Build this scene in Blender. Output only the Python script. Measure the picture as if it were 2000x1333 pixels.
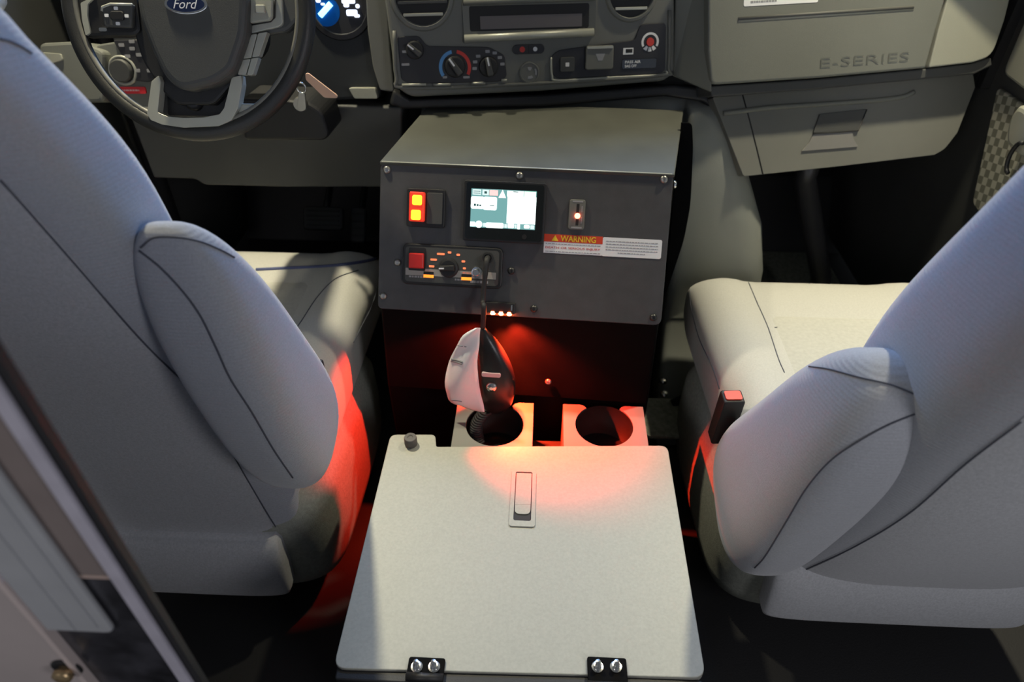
import bpy, bmesh, math, random
from mathutils import Vector as V
from mathutils.bvhtree import BVHTree
random.seed(4)
for o in list(bpy.data.objects): bpy.data.objects.remove(o)
SC = bpy.context.scene
COL = SC.collection
R = math.radians

# ------------------------------------------------------------------ camera
FPX = 1333.0
TH, PS = R(39.2), R(2.7)
EYE = V((0, 0, 1.206))
cam = bpy.data.cameras.new('camera'); cam_o = bpy.data.objects.new('camera', cam); COL.objects.link(cam_o)
cam_o.location = EYE; cam_o.rotation_euler = (R(90) - TH, 0, PS)
cam.sensor_width = 36; cam.lens = 36 * FPX / 2000; cam.clip_start = .02
cam.dof.use_dof = True; cam.dof.focus_distance = .98; cam.dof.aperture_fstop = 4.0
SC.camera = cam_o
FW = V((-math.sin(PS) * math.cos(TH), math.cos(PS) * math.cos(TH), -math.sin(TH)))
RT = V((math.cos(PS), math.sin(PS), 0)); UPV = RT.cross(FW)

# ------------------------------------------------------------------ world, lamps, exposure
w = bpy.data.worlds.new('world'); SC.world = w; w.use_nodes = True
bgn = w.node_tree.nodes['Background']
bgn.inputs[0].default_value = (.85, .92, 1, 1); bgn.inputs[1].default_value = .07
def area(name, loc, target, size, power, col, spread=180):
    l = bpy.data.lights.new(name, 'AREA'); l.shape = 'DISK'; l.size = size; l.energy = power; l.color = col
    l.spread = R(spread)
    o = bpy.data.objects.new(name, l); COL.objects.link(o); o.location = loc
    o.rotation_euler = (V(target) - V(loc)).to_track_quat('-Z', 'Y').to_euler()
    return o
area('dome_lamp_driver', (-.70, 1.42, 2.0), (-.62, .85, .3), .07, 4.6, (1, .91, .66), 80)
area('dome_lamp_passenger', (.80, 1.42, 2.0), (.74, .9, .3), .07, 4.6, (1, .91, .66), 80)
wl_ = area('windscreen_glow', (0, 1.78, 1.45), (0, .55, .85), 1.2, 12, (.25, .48, 1)); wl_.data.shape = 'RECTANGLE'; wl_.data.size_y = .3
area('rear_fill_left', (-1.05, -1.3, 1.5), (-.1, .7, .6), .6, 4.5, (1, .95, .97))  # added fill behind the camera, brightens the seat backs
area('rear_fill_right', (1.15, -.7, 1.35), (-.3, .7, .5), .5, 4.6, (.97, .95, 1))  # second added fill from behind, reaches past the partition
vs = SC.view_settings
vs.view_transform = 'Standard'; vs.look = 'None'; vs.gamma = 1; vs.exposure = 0.55; vs.use_curve_mapping = False

# ------------------------------------------------------------------ design-time measuring helpers
def ray(x, y): return FW + RT * ((x - 1000) / FPX) + UPV * ((666.5 - y) / FPX)
def atz(x, y, z): r = ray(x, y); return EYE + r * ((z - EYE.z) / r.z)
def aty(x, y, yy): r = ray(x, y); return EYE + r * ((yy - EYE.y) / r.y)
def atx(x, y, xx): r = ray(x, y); return EYE + r * ((xx - EYE.x) / r.x)
def atd(x, y, d): return EYE + ray(x, y) * d

class Fr:
    """a flat working plane: u to the right, v up the plane, n towards the viewer side"""
    def __init__(s, P, yaw=0, tilt=0):
        a, t = R(yaw), R(tilt)
        s.P = V(P); s.U = V((math.cos(a), math.sin(a), 0)); s.H = V((-math.sin(a), math.cos(a), 0))
        s.V = s.H * math.sin(t) + V((0, 0, math.cos(t))); s.N = s.U.cross(s.V)
    def w(s, u, v, n=0): return s.P + s.U * u + s.V * v + s.N * n
    def px(s, x, y, n=0):
        r = ray(x, y); P = s.P + s.N * n
        q = EYE + r * ((P - EYE).dot(s.N) / r.dot(s.N)) - P
        return (q.dot(s.U), q.dot(s.V))
    def box(s, x0, y0, x1, y1, n=0):
        a = [s.px(*p, n) for p in ((x0, y0), (x1, y0), (x1, y1), (x0, y1))]
        return ((a[0][0] + a[3][0]) / 2, (a[2][1] + a[3][1]) / 2, (a[1][0] + a[2][0]) / 2, (a[0][1] + a[1][1]) / 2)
    def quad(s, pts, n=0):
        """mean rectangle u0,v0,u1,v1 of four measured corners TL TR BR BL"""
        a = [s.px(*p, n) for p in pts]
        return ((a[0][0] + a[3][0]) / 2, (a[2][1] + a[3][1]) / 2, (a[1][0] + a[2][0]) / 2, (a[0][1] + a[1][1]) / 2)
HOR = Fr((0, 0, 0)); HOR.V = V((0, 1, 0)); HOR.N = V((0, 0, 1))          # ground plane: u=x, v=y, n=z

# ------------------------------------------------------------------ mesh building
class M:
    def __init__(s): s.v = []; s.f = []; s.sm = []
    def add(s, vs_, fs, smooth=False):
        b = len(s.v); s.v += [V(p) for p in vs_]
        for f in fs: s.f.append([b + i for i in f]); s.sm.append(smooth)
        return s
    def prism(s, fr, poly, n0, n1):
        k = len(poly)
        vv = [fr.w(u, v, n0) for u, v in poly] + [fr.w(u, v, n1) for u, v in poly]
        ar = sum(poly[i][0] * poly[(i + 1) % k][1] - poly[(i + 1) % k][0] * poly[i][1] for i in range(k))
        fs = [list(range(k))[::-1], list(range(k, 2 * k))] + [[i, (i + 1) % k, k + (i + 1) % k, k + i] for i in range(k)]
        if (ar < 0) != (n1 < n0): fs = [f[::-1] for f in fs]
        return s.add(vv, fs)
    def box(s, fr, u0, v0, u1, v1, n0, n1, r=0):
        return s.prism(fr, rrect(u0, v0, u1, v1, r), n0, n1)
    def cyl(s, fr, u, v, r, n0, n1, seg=20, r1=None):
        return s.lathe(fr, u, v, [(0, n0), (r, n0), (r if r1 is None else r1, n1), (0, n1)], seg)
    def lathe(s, fr, u, v, prof, seg=24, flat=True):
        vv = []; fs = []
        for r, n in prof:
            for i in range(seg):
                a = 2 * math.pi * i / seg; vv.append(fr.w(u + r * math.cos(a), v + r * math.sin(a), n))
        for j in range(len(prof) - 1):
            for i in range(seg):
                a, b = j * seg + i, j * seg + (i + 1) % seg
                fs.append([a, b, b + seg, a + seg])
        b = len(s.v); s.v += vv
        for j, f in enumerate(fs):
            rr = prof[j // seg], prof[j // seg + 1]
            s.f.append([b + i for i in f]); s.sm.append(not flat or abs(rr[0][1] - rr[1][1]) > .6 * abs(rr[0][0] - rr[1][0]))
        return s
    def loft(s, rings, cap=True, closed=True, smooth=True):
        k = len(rings[0]); fs = []
        vv = [p for r in rings for p in r]
        for j in range(len(rings) - 1):
            for i in range(k if closed else k - 1):
                a, b = j * k + i, j * k + (i + 1) % k
                fs.append([a, b, b + k, a + k])
        if cap and closed: fs += [list(range(k))[::-1], [(len(rings) - 1) * k + i for i in range(k)]]
        return s.add(vv, fs, smooth)
    def tube(s, pts, r, seg=8, closed=False, rs=None):
        pts = [V(p) for p in pts]; n = len(pts); rings = []
        t0 = (pts[1] - pts[0]).normalized(); up = t0.orthogonal().normalized()
        for i, p in enumerate(pts):
            if closed: t = (pts[(i + 1) % n] - pts[i - 1])
            else: t = pts[min(i + 1, n - 1)] - pts[max(i - 1, 0)]
            if t.length < 1e-9: t = t0
            t.normalize(); up = (up - t * up.dot(t))
            up = up.normalized() if up.length > 1e-6 else t.orthogonal().normalized()
            sd = t.cross(up); q = r if rs is None else rs[i]
            rings.append([p + (up * math.cos(a) + sd * math.sin(a)) * q for a in (2 * math.pi * k / seg for k in range(seg))])
        if closed: rings.append(rings[0])
        return s.loft(rings, cap=not closed)
    def bvh(s): return BVHTree.FromPolygons(s.v, s.f)
    def text(s, fr, u, v, n, string, h, width=None, depth=.0004, bold=0, shear=0, center=True):
        c = bpy.data.curves.new('t', 'FONT'); c.body = string; c.size = 1; c.extrude = 0; c.offset = bold; c.shear = shear
        c.resolution_u = 3
        o = bpy.data.objects.new('t', c); COL.objects.link(o)
        bpy.context.view_layer.update()
        me = o.to_mesh(); vs_ = [p.co.copy() for p in me.vertices]; fs = [list(p.vertices) for p in me.polygons]
        o.to_mesh_clear(); bpy.data.objects.remove(o)
        x0 = min(p.x for p in vs_); x1 = max(p.x for p in vs_); y0 = min(p.y for p in vs_); y1 = max(p.y for p in vs_)
        sy = h / (y1 - y0); sx = sy if width is None else width / (x1 - x0)
        ox = (x0 + x1) / 2 if center else x0; oy = (y0 + y1) / 2
        front = [fr.w(u + (p.x - ox) * sx, v + (p.y - oy) * sy, n + depth) for p in vs_]
        return s.add(front, fs)

def rrect(u0, v0, u1, v1, r=0, k=5):
    if r <= 0: return [(u0, v0), (u1, v0), (u1, v1), (u0, v1)]
    r = min(r, abs(u1 - u0) / 2.01, abs(v1 - v0) / 2.01); out = []
    for cx, cy, a0 in ((u1 - r, v0 + r, -90), (u1 - r, v1 - r, 0), (u0 + r, v1 - r, 90), (u0 + r, v0 + r, 180)):
        for i in range(k + 1):
            a = R(a0 + 90 * i / k); out.append((cx + r * math.cos(a), cy + r * math.sin(a)))
    return out
def rpoly(pts, r, k=4):
    """polygon with rounded corners; r may be a list"""
    n = len(pts); out = []
    for i in range(n):
        p = V((*pts[i], 0)); a = V((*pts[i - 1], 0)); b = V((*pts[(i + 1) % n], 0))
        rr = r[i] if isinstance(r, (list, tuple)) else r
        if rr <= 0: out.append((p.x, p.y)); continue
        da, db = a - p, b - p
        q = min(rr, da.length * .48, db.length * .48); s0 = p + da.normalized() * q; s1 = p + db.normalized() * q
        for j in range(k + 1):
            t = j / k; c = s0 * (1 - t) ** 2 + p * 2 * t * (1 - t) + s1 * t * t; out.append((c.x, c.y))
    return out
def cr(vals, t):
    m = len(vals) - 1; s = min(max(t * m, 0), m - 1e-6); i = int(s); f = s - i
    b, c = vals[i], vals[i + 1]
    a = vals[i - 1] if i > 0 else 2 * b - c
    d = vals[i + 2] if i + 2 <= m else 2 * c - b
    return .5 * (2 * b + (c - a) * f + (2 * a - 5 * b + 4 * c - d) * f * f + (3 * b - a - 3 * c + d) * f ** 3)
def crp(pts, k=8):
    n = len(pts); m = (n - 1) * k; dim = len(pts[0])
    return [tuple(cr([p[j] for p in pts], i / m) for j in range(dim)) for i in range(m + 1)]
def sep(a, n):
    c, s = math.cos(a), math.sin(a)
    return math.copysign(abs(c) ** (2 / n), c), math.copysign(abs(s) ** (2 / n), s)

def build(name, m, mat, parent=None, label=None, bevel=0, seg=2, kind=None, cat=None, group=None, solid=0):
    me = bpy.data.meshes.new(name)
    if parent is not None:
        off = parent['_o'] if '_o' in parent else (0, 0, 0)
        off = V(off)
    else:
        xs = [p.x for p in m.v]; ys = [p.y for p in m.v]; zs = [p.z for p in m.v]
        off = V(((min(xs) + max(xs)) / 2, (min(ys) + max(ys)) / 2, min(zs)))
    me.from_pydata([tuple(p - off) for p in m.v], [], m.f)
    for p, sm in zip(me.polygons, m.sm): p.use_smooth = sm
    bm = bmesh.new(); bm.from_mesh(me)
    bmesh.ops.remove_doubles(bm, verts=bm.verts, dist=1e-6)
    bmesh.ops.recalc_face_normals(bm, faces=bm.faces)
    bm.to_mesh(me); bm.free()
    me.materials.append(mat); me.update()
    o = bpy.data.objects.new(name, me); COL.objects.link(o)
    if parent is not None: o.parent = parent
    else: o.location = off
    o['_o'] = tuple(off)
    if bevel:
        b = o.modifiers.new('bevel', 'BEVEL'); b.width = bevel; b.segments = seg; b.limit_method = 'ANGLE'; b.angle_limit = R(35)
        b.use_clamp_overlap = True
    if solid:
        b = o.modifiers.new('solid', 'SOLIDIFY'); b.thickness = solid; b.offset = 0
    if label: o['label'] = label
    if kind: o['kind'] = kind
    if cat: o['category'] = cat
    if group: o['group'] = group
    return o
def pieces(name, m, mat, parent=None, **kw):
    """every loose piece of m becomes an object of its own"""
    par = list(range(len(m.v)))
    def find(a):
        while par[a] != a: par[a] = par[par[a]]; a = par[a]
        return a
    for f in m.f:
        for i in f[1:]: par[find(i)] = find(f[0])
    gr = {}
    for f, sm in zip(m.f, m.sm): gr.setdefault(find(f[0]), []).append((f, sm))
    for fs in gr.values():
        idx = sorted({i for f, _ in fs for i in f}); mp = {i: n for n, i in enumerate(idx)}
        q = M(); q.v = [m.v[i] for i in idx]; q.f = [[mp[i] for i in f] for f, _ in fs]; q.sm = [sm for _, sm in fs]
        build(name, q, mat, parent, **kw)
def thing(name, label, cat, loc, group=None, kind=None):
    o = bpy.data.objects.new(name, None); COL.objects.link(o); o.location = loc; o['_o'] = tuple(loc)
    o.empty_display_size = .05
    if label: o['label'] = label
    if cat: o['category'] = cat
    if group: o['group'] = group
    if kind: o['kind'] = kind
    return o

# ------------------------------------------------------------------ materials
def mat(name, col, rough=.5, metal=0, bump=None, vary=None, emit=None, spec=.5, sheen=0, coat=0, alpha=1, trans=0, rib=None):
    m = bpy.data.materials.new(name); m.use_nodes = True; nt = m.node_tree; N = nt.nodes; L = nt.links
    b = N['Principled BSDF']
    b.inputs['Base Color'].default_value = (*col, 1); b.inputs['Roughness'].default_value = rough
    b.inputs['Metallic'].default_value = metal; b.inputs['Specular IOR Level'].default_value = spec
    b.inputs['Sheen Weight'].default_value = sheen; b.inputs['Coat Weight'].default_value = coat
    b.inputs['Alpha'].default_value = alpha; b.inputs['Transmission Weight'].default_value = trans
    tc = N.new('ShaderNodeTexCoord')
    if emit:
        b.inputs['Emission Color'].default_value = (*emit[0], 1); b.inputs['Emission Strength'].default_value = emit[1]
    if vary:
        nz = N.new('ShaderNodeTexNoise'); nz.inputs['Scale'].default_value = vary[0]; nz.inputs['Detail'].default_value = 4
        L.new(tc.outputs['Object'], nz.inputs['Vector'])
        mp = N.new('ShaderNodeMapRange'); mp.inputs[1].default_value = .3; mp.inputs[2].default_value = .7
        mp.inputs[3].default_value = 1 - vary[1]; mp.inputs[4].default_value = 1 + vary[1]
        L.new(nz.outputs['Fac'], mp.inputs[0])
        mx = N.new('ShaderNodeVectorMath'); mx.operation = 'SCALE'; mx.inputs[0].default_value = col
        L.new(mp.outputs[0], mx.inputs['Scale']); L.new(mx.outputs[0], b.inputs['Base Color'])
    last = None
    if bump:
        nb = N.new('ShaderNodeTexNoise'); nb.inputs['Scale'].default_value = bump[0]; nb.inputs['Detail'].default_value = 2
        L.new(tc.outputs['Object'], nb.inputs['Vector'])
        bp = N.new('ShaderNodeBump'); bp.inputs['Strength'].default_value = bump[1]; bp.inputs['Distance'].default_value = bump[2] if len(bump) > 2 else .001
        L.new(nb.outputs['Fac'], bp.inputs['Height']); last = bp
    if rib:   # woven ribs: (direction vector scaled to cycles, strength)
        wv = N.new('ShaderNodeTexWave'); wv.wave_type = 'BANDS'; wv.bands_direction = 'Z'; wv.inputs['Scale'].default_value = rib[0]
        wv.inputs['Distortion'].default_value = .35; wv.inputs['Detail'].default_value = 1; wv.inputs['Detail Scale'].default_value = 3
        mpn = N.new('ShaderNodeMapping'); mpn.inputs['Rotation'].default_value = (R(rib[2]), 0, 0)
        L.new(tc.outputs['Object'], mpn.inputs['Vector']); L.new(mpn.outputs[0], wv.inputs['Vector'])
        b2 = N.new('ShaderNodeBump'); b2.inputs['Strength'].default_value = rib[1]; b2.inputs['Distance'].default_value = .001
        L.new(wv.outputs['Fac'], b2.inputs['Height'])
        if last: L.new(last.outputs[0], b2.inputs['Normal'])
        last = b2
    if last: L.new(last.outputs[0], b.inputs['Normal'])
    return m
PLAST = mat('dark grey plastic', (.062, .063, .060), .55, bump=(900, .25), vary=(6, .08))
PLASTM = mat('mid grey plastic', (.155, .156, .138), .55, bump=(900, .25), vary=(6, .06))
PLASTL = mat('grey green plastic', (.17, .175, .152), .55, bump=(900, .25), vary=(5, .06))
PALE = mat('pale plastic', (.34, .34, .28), .5, bump=(700, .2))
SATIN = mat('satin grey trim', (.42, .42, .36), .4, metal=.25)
DARKB = mat('blue black plastic', (.020, .023, .026), .55, bump=(900, .25))
BLACK = mat('black plastic', (.012, .012, .013), .5, bump=(900, .2))
PANEL = mat('black control panel', (.022, .022, .026), .5)
RUBBER = mat('black rubber', (.016, .016, .017), .62, bump=(500, .3))
POWDER = mat('black powder coat', (.0028, .0028, .003), .6, bump=(1400, .2), vary=(30, .15), spec=.06)
PLATE = mat('charcoal powder coat plate', (.067, .065, .067), .42, bump=(1400, .3), vary=(40, .1))
TOPMAT = mat('grey console top', (.088, .090, .075), .6, bump=(1200, .25), vary=(14, .12), spec=.2)
LID = mat('brushed pale laminate', (.39, .39, .34), .5, bump=(1300, .12), vary=(260, .06), metal=.1, spec=.3)
CUPM = mat('pale coated steel', (.20, .20, .18), .5, bump=(900, .1))
WELL = mat('cup well black', (.008, .008, .008), .6)
FAB = mat('grey woven fabric', (.37, .385, .42), .9, bump=(1500, .35), vary=(450, .09), spec=.25, sheen=.35, rib=(68, .18, 8))  # cool light on the grey fabric put into a bluish tint
FABC = mat('grey seat cushion fabric', (.56, .55, .50), .9, bump=(1500, .35), vary=(400, .06), spec=.2, sheen=.2)
FABI = mat('dimpled insert fabric', (.52, .51, .45), .92, bump=(160, .5, .0015), vary=(150, .05), spec=.2)
FABR = mat('flat rear fabric', (.44, .45, .47), .92, bump=(900, .5), vary=(300, .10), spec=.2, sheen=.2)
SKIRT = mat('grey seat skirt carpet', (.30, .31, .27), .95, bump=(600, .6), vary=(180, .12), spec=.15)
SEAM = mat('seam thread', (.075, .08, .10), .9)
PIPE = mat('blue piping', (.10, .12, .24), .8)
CARPET = mat('grey green carpet', (.24, .25, .20), 1, bump=(420, .8, .003), vary=(90, .25), spec=.1)
FLOORM = mat('black floor rubber', (.010, .010, .011), .7, bump=(300, .4))
CHROME = mat('bright metal', (.75, .75, .73), .2, metal=1)
STEEL = mat('dull steel screw', (.42, .41, .38), .35, metal=.9)
DSCREW = mat('black oxide screw', (.05, .05, .05), .35, metal=.6)
WHITE = mat('white label', (.88, .88, .90), .5)
INK = mat('grey print', (.32, .32, .33), .7)
INKD = mat('dark print', (.10, .10, .11), .7)
WINK = mat('white print', (.85, .85, .85), .6)
REDINK = mat('red print', (.62, .05, .04), .6)
REDL = mat('red label', (.70, .06, .02), .5)
YELL = mat('yellow print', (.95, .62, .03), .5)
BLUEP = mat('blue print', (.10, .30, .62), .6)
REDB = mat('red rocker', (.62, .02, .015), .4)
REDLIT = mat('lit red rocker', (.6, .03, .01), .4, emit=((1, .05, .02), .38))
AMBER = mat('lit amber window', (.9, .6, .05), .4, emit=((1, .85, .02), 1.3))
ORANGE = mat('lit orange window', (.9, .3, .05), .4, emit=((1, .25, .02), 1.1))
LEGEND = mat('lit orange legend', (.6, .2, .1), .5, emit=((1, .22, .08), .6))
LEDM = mat('red led', (1, .2, .05), .4, emit=((1, .13, .03), 60))
LEDS = mat('small red led', (1, .2, .1), .4, emit=((1, .12, .06), 9))
SCRBG = mat('teal display', (.02, .1, .1), .3, emit=((.20, .42, .42), .62))
SCRW = mat('display white tile', (.8, .9, .9), .3, emit=((.85, 1, .97), 1.05))
SCRG = mat('display grey tile', (.4, .5, .5), .3, emit=((.55, .70, .68), .8))
SCRR = mat('display pink tile', (.8, .4, .4), .3, emit=((.95, .50, .48), .8))
SCRGR = mat('display green tile', (.5, .9, .5), .3, emit=((.70, 1, .72), .95))
SCRK = mat('display dark mark', (.02, .05, .05), .3, emit=((.05, .15, .15), .3))
GLASSK = mat('black display glass', (.008, .010, .010), .12, spec=.6)
GAUGE = mat('cluster blue light', (.1, .4, .9), .4, emit=((.22, .72, 1), 2.6))
GAUGEG = mat('cluster blue glow', (.0, .05, .2), .3, emit=((.0, .035, .16), .35))
GAUGEW = mat('cluster white mark', (.8, .85, 1), .4, emit=((.72, .80, 1), .9))
PAPER = mat('paper tag', (.90, .88, .89), .85, bump=(60, .3, .002))
PEACH = mat('peach key tag', (.78, .50, .36), .7)
EMBL = mat('emblem blue', (.012, .022, .07), .25, spec=.7)
FRAME = mat('pale grey frame', (.36, .37, .39), .45, vary=(20, .06))
RAILM = mat('aluminium rail', (.52, .50, .58), .4, metal=.15, vary=(30, .1))
TAN = mat('brown grey panel', (.20, .165, .155), .6, vary=(12, .12))
MOTTLE = mat('dark panel with painted reflections', (.03, .03, .036), .22, vary=(26, .8), bump=(40, .3))  # mottled tone paints reflections into the dark pane
PINKW = mat('pale pink grey wall', (.42, .37, .36), .5, vary=(9, .07))
BRASS = mat('brass', (.50, .36, .20), .3, metal=.8)
BULB = mat('grey rubber bumper', (.11, .10, .095), .6)
OUT = mat('bright white mirror housing', (.85, .85, .82), .5)

def screw(fr, u, v, r, n0, name, parent, m_, label=None):
    k = M(); k.lathe(fr, u, v, [(0, n0), (r, n0), (r * .95, n0 + r * .35), (r * .6, n0 + r * .65), (r * .35, n0 + r * .7), (r * .3, n0 + r * .45), (0, n0 + r * .45)], 14)
    return build(name, k, m_, parent, label)
def seam(bv, px, parent, m_=None, r=.0010, name='seam'):
    """stitch line lying on a surface, traced through measured points"""
    pts = []; m_ = m_ or SEAM
    for x, y in crp(px, 10):
        d = ray(x, y).normalized(); h = bv.ray_cast(EYE, d)
        if h[0] is not None: pts.append(h[0] - d * r * .8)
    out = [pts[0]]
    for p in pts[1:]:
        if .0015 < (p - out[-1]).length < .08: out.append(p)
    if len(out) < 3: return
    k = M(); k.tube(out, r, 6); return build(name, k, m_, parent)

# ================================================================== SETTING
k = M(); k.box(HOR, -1.05, -.3, 1.05, 2.2, -.04, 0); build('floor', k, FLOORM, kind='structure')
k = M(); k.box(HOR, -1.05, 2.12, 1.05, 2.2, 0, .9); build('wall_front', k, BLACK, kind='structure')
# sloped toe board
k = M(); tb = Fr((0, 1.99, 0.0), 0, 32); k.box(tb, -1.0, .0, 1.0, .55, -.02, .0); build('trim_1', k, RUBBER, kind='structure')
mt = M(); mt.box(HOR, .33, 1.27, .93, 1.97, .001, .013, .04)
build('floor_mat', mt, CARPET, label='grey green carpet mat in the right footwell under the glovebox', cat='mat', bevel=.003)

# right door
RD = Fr((.95, 1.4, .6), -90)
def dpx(x, y): return RD.px(x, y)
d2 = thing('door_2', 'dark right front door panel with woven insert beside the right seat', 'door', (.95, 1.3, .05), kind='structure')
k = M(); k.box(RD, -.75, -.55, .85, .5, -.05, 0, .03); build('lower_panel', k, PLAST, d2, bevel=.006)
a = dpx(1970, 166); b = dpx(2000, 183)
k = M(); k.prism(RD, rpoly([(a[0] - .01, a[1] + .02), (a[0] - .02, a[1] + .32), (.7, a[1] + .42), (.7, a[1] - .02)], .02), 0, .018)
build('upper_panel', k, PALE, d2, 'pale upper door trim', bevel=.006)
ins = [dpx(1957, 170), dpx(1907, 398), dpx(1920, 412), (.10, -.13), (.55, -.13), (.55, dpx(1957, 170)[1] - .01)]
k = M(); k.prism(RD, rpoly(ins, .015), 0, .010); INSM = bpy.data.materials.new('woven check insert'); INSM.use_nodes = True
nt = INSM.node_tree; bb = nt.nodes['Principled BSDF']; bb.inputs['Roughness'].default_value = .9
tc = nt.nodes.new('ShaderNodeTexCoord'); mp = nt.nodes.new('ShaderNodeMapping'); mp.inputs['Rotation'].default_value = (R(14), 0, 0)
br = nt.nodes.new('ShaderNodeTexChecker'); br.inputs['Scale'].default_value = 62
br.inputs['Color1'].default_value = (.42, .41, .33, 1); br.inputs['Color2'].default_value = (.17, .17, .13, 1)
nt.links.new(tc.outputs['Object'], mp.inputs[0]); nt.links.new(mp.outputs[0], br.inputs['Vector']); nt.links.new(br.outputs['Color'], bb.inputs['Base Color'])
build('woven_insert', k, INSM, d2, 'grey check woven fabric insert', bevel=.003)
apx = lambda x, y: RD.px(x, y, .062)
arm = [apx(1988, 199), apx(1966, 235), apx(1960, 285), apx(1988, 306), (.62, apx(1988, 306)[1] + .02), (.62, apx(1988, 199)[1])]
k = M(); k.prism(RD, rpoly(arm, .02), .008, .062); build('door_armrest', k, PALE, d2, 'pale armrest pull', bevel=.012, seg=3)
hc = apx(1997, 290); k = M(); k.tube([RD.w(hc[0] + .018 * math.cos(t), hc[1] + .03 * math.sin(t) - .02, .066) for t in [i * math.pi / 8 + math.pi / 2 for i in range(9)]], .004)
build('handle_loop', k, BLACK, d2)
k = M(); k.box(RD, dpx(1990, 60)[0] - .035, .10, dpx(1990, 60)[0] - .012, .55, 0, .02, .006); build('door_seal', k, RUBBER, d2)

# left door
LD = Fr((-1.0, 1.3, .6), 90)
d1 = thing('door_1', 'dark left front door with black seal beyond the steering wheel', 'door', (-1.0, 1.3, .05), kind='structure')
k = M(); k.box(LD, -.9, -.55, .25, .36, -.05, 0, .03); k.box(LD, .252, -.58, .82, .17, -.05, 0); build('lower_panel', k, PLAST, d1, bevel=.006)
k = M(); k.tube([LD.w(.27, -.4, .02), LD.w(.27, .1, .02), LD.w(.20, .55, .02)], .02); build('door_seal', k, RUBBER, d1)
k = M(); k.prism(LD, rpoly([(.30, .18), (.62, .18), (.62, .5), (.26, .5)], .02), -.03, .03); build('pillar_trim', k, PLASTM, d1, bevel=.006)
# mirror outside (a bright white blob at the top left corner)
mc = aty(2, 8, 1.25)
k = M(); rings = []
for i in range(9):
    t = i / 8; s_ = max(1 - abs(2 * t - 1) ** 3, 0) ** .5 + .02
    rings.append([mc + V((-.05 + sep(2 * math.pi * j / 20, 3)[0] * .052 * s_, (t - .5) * .10, .03 + sep(2 * math.pi * j / 20, 3)[1] * .052 * s_)) for j in range(20)])
k.loft(rings); build('door_mirror', k, OUT, label='white rounded mirror housing glimpsed past the left seat top', cat='mirror')

# ================================================================== ENGINE COVER (doghouse)
k = M(); rings = []
for z, xr, yr in [(.005, .47, 1.10), (.10, .48, 1.14), (.20, .50, 1.20), (.27, .505, 1.245), (.37, .50, 1.25), (.48, .475, 1.262), (.58, .43, 1.28), (.66, .385, 1.30), (.70, .36, 1.32), (.715, .345, 1.34)]:
    g = max(0, (z - .68) * .5)
    rings.append([V((u, v, z)) for u, v in rpoly([(.284, yr), (xr, yr + .01), (xr - .01, 1.62), (-.26 + g, 1.62), (-.26 + g, 1.37 + g), (.284, 1.37 + g)], [.02, .06, .03, .03, .03, .005], 5)])
k.loft(rings)
ec = thing('engine_cover', 'grey green engine cover rising behind the black console', 'engine cover', (.08, 1.6, 0))
build('shell', k, mat('engine cover plastic', (.25, .26, .235), .5, bump=(700, .3), vary=(5, .06)), ec)
ebv = k.bvh()
k = M(); k.tube([(.30, 1.085, .155), (.36, 1.10, .19), (.42, 1.12, .215), (.5, 1.13, .22)], .010); build('cable', k, RUBBER, ec)
k = M(); k.box(HOR, .232, .985, .345, 1.10, .15, .158, .01); build('base_flange', k, CARPET, ec, bevel=.002)
for x, y in ((1295, 744), (1297, 770)):
    p = atz(x, y, .16); screw(HOR, p.x, p.y, .0095, .158, 'bolt', ec, CHROME)

# ================================================================== CONSOLE
PL = Fr(atd(1029, 330, 1.111), -3, 30)
UL, UR = -.243, .236
con = thing('console', 'black metal centre console with sloping instrument plate between the two seats', 'console', (0, 1.05, 0))
CB = Fr(PL.P, -3, 0)
def cp(u, h, z): return CB.P + CB.U * u + CB.H * h + V((0, 0, z))
prof = [(.006, -.004, 0), (.008 - .1215, -.213, 0), (-.140, -.374, 0), (-.130, -.712, 0), (.29, -.712, .036), (.28, -.004, .036)]
vv = []
for h, z, du in prof: vv.append(cp(UL + .002 + (du * .9), h, z))
for h, z, du in prof: vv.append(cp(UR - .002 + du * 1.15, h, z))
fs = [[0, 1, 2, 3, 4, 5][::-1], [6, 7, 8, 9, 10, 11]] + [[i, (i + 1) % 6, 6 + (i + 1) % 6, 6 + i] for i in range(6)]
k = M(); k.add(vv, fs); build('body', k, POWDER, con, bevel=.004)
k = M(); k.add([cp(UL - .001, -.002, -.004), cp(UR + .001, -.002, -.004), cp(UR + .041, .28, -.004), cp(UL + .032, .28, -.004),
                cp(UL - .001, -.004, .003), cp(UR + .001, -.004, .003), cp(UR + .041, .28, .003), cp(UL + .032, .28, .003)],
               [[3, 2, 1, 0], [4, 5, 6, 7], [0, 1, 5, 4], [1, 2, 6, 5], [2, 3, 7, 6], [3, 0, 4, 7]])
build('top_cover', k, TOPMAT, con, 'grey sheet metal top with a highlight on its folded front edge', bevel=.0025)
k = M(); k.tube([cp(UL + .003, -.001, .0012), cp(UR - .003, -.001, .0012)], .0022, 8); build('front_highlight', k, SATIN, con, 'highlight strip along the worn folded front edge')  # paler tube paints the light caught on the worn, folded edge
fp = M(); fp.prism(PL, rpoly([(UL, -.2435), (UR, -.2435), (UR, -.0015), (UL, -.0015)], [.008, .012, .004, .008]), -.004, .0)
plate = build('face_plate', fp, PLATE, con, 'charcoal textured instrument plate', bevel=.0012)
for x, y, m_ in ((756, 332, STEEL), (1014.6, 343.5, STEEL), (1296.6, 350.5, STEEL), (776.5, 513, STEEL), (748.8, 578.5, STEEL), (999, 529.5, DSCREW), (1043, 603.5, DSCREW), (1276, 620.5, DSCREW)):
    u, v = PL.px(x, y); screw(PL, u, v, .0066 if y < 400 else .0062, 0, 'screw', plate, m_)
SD = Fr(cp(UR + .001, .025, -.028), 87, 0)
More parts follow.
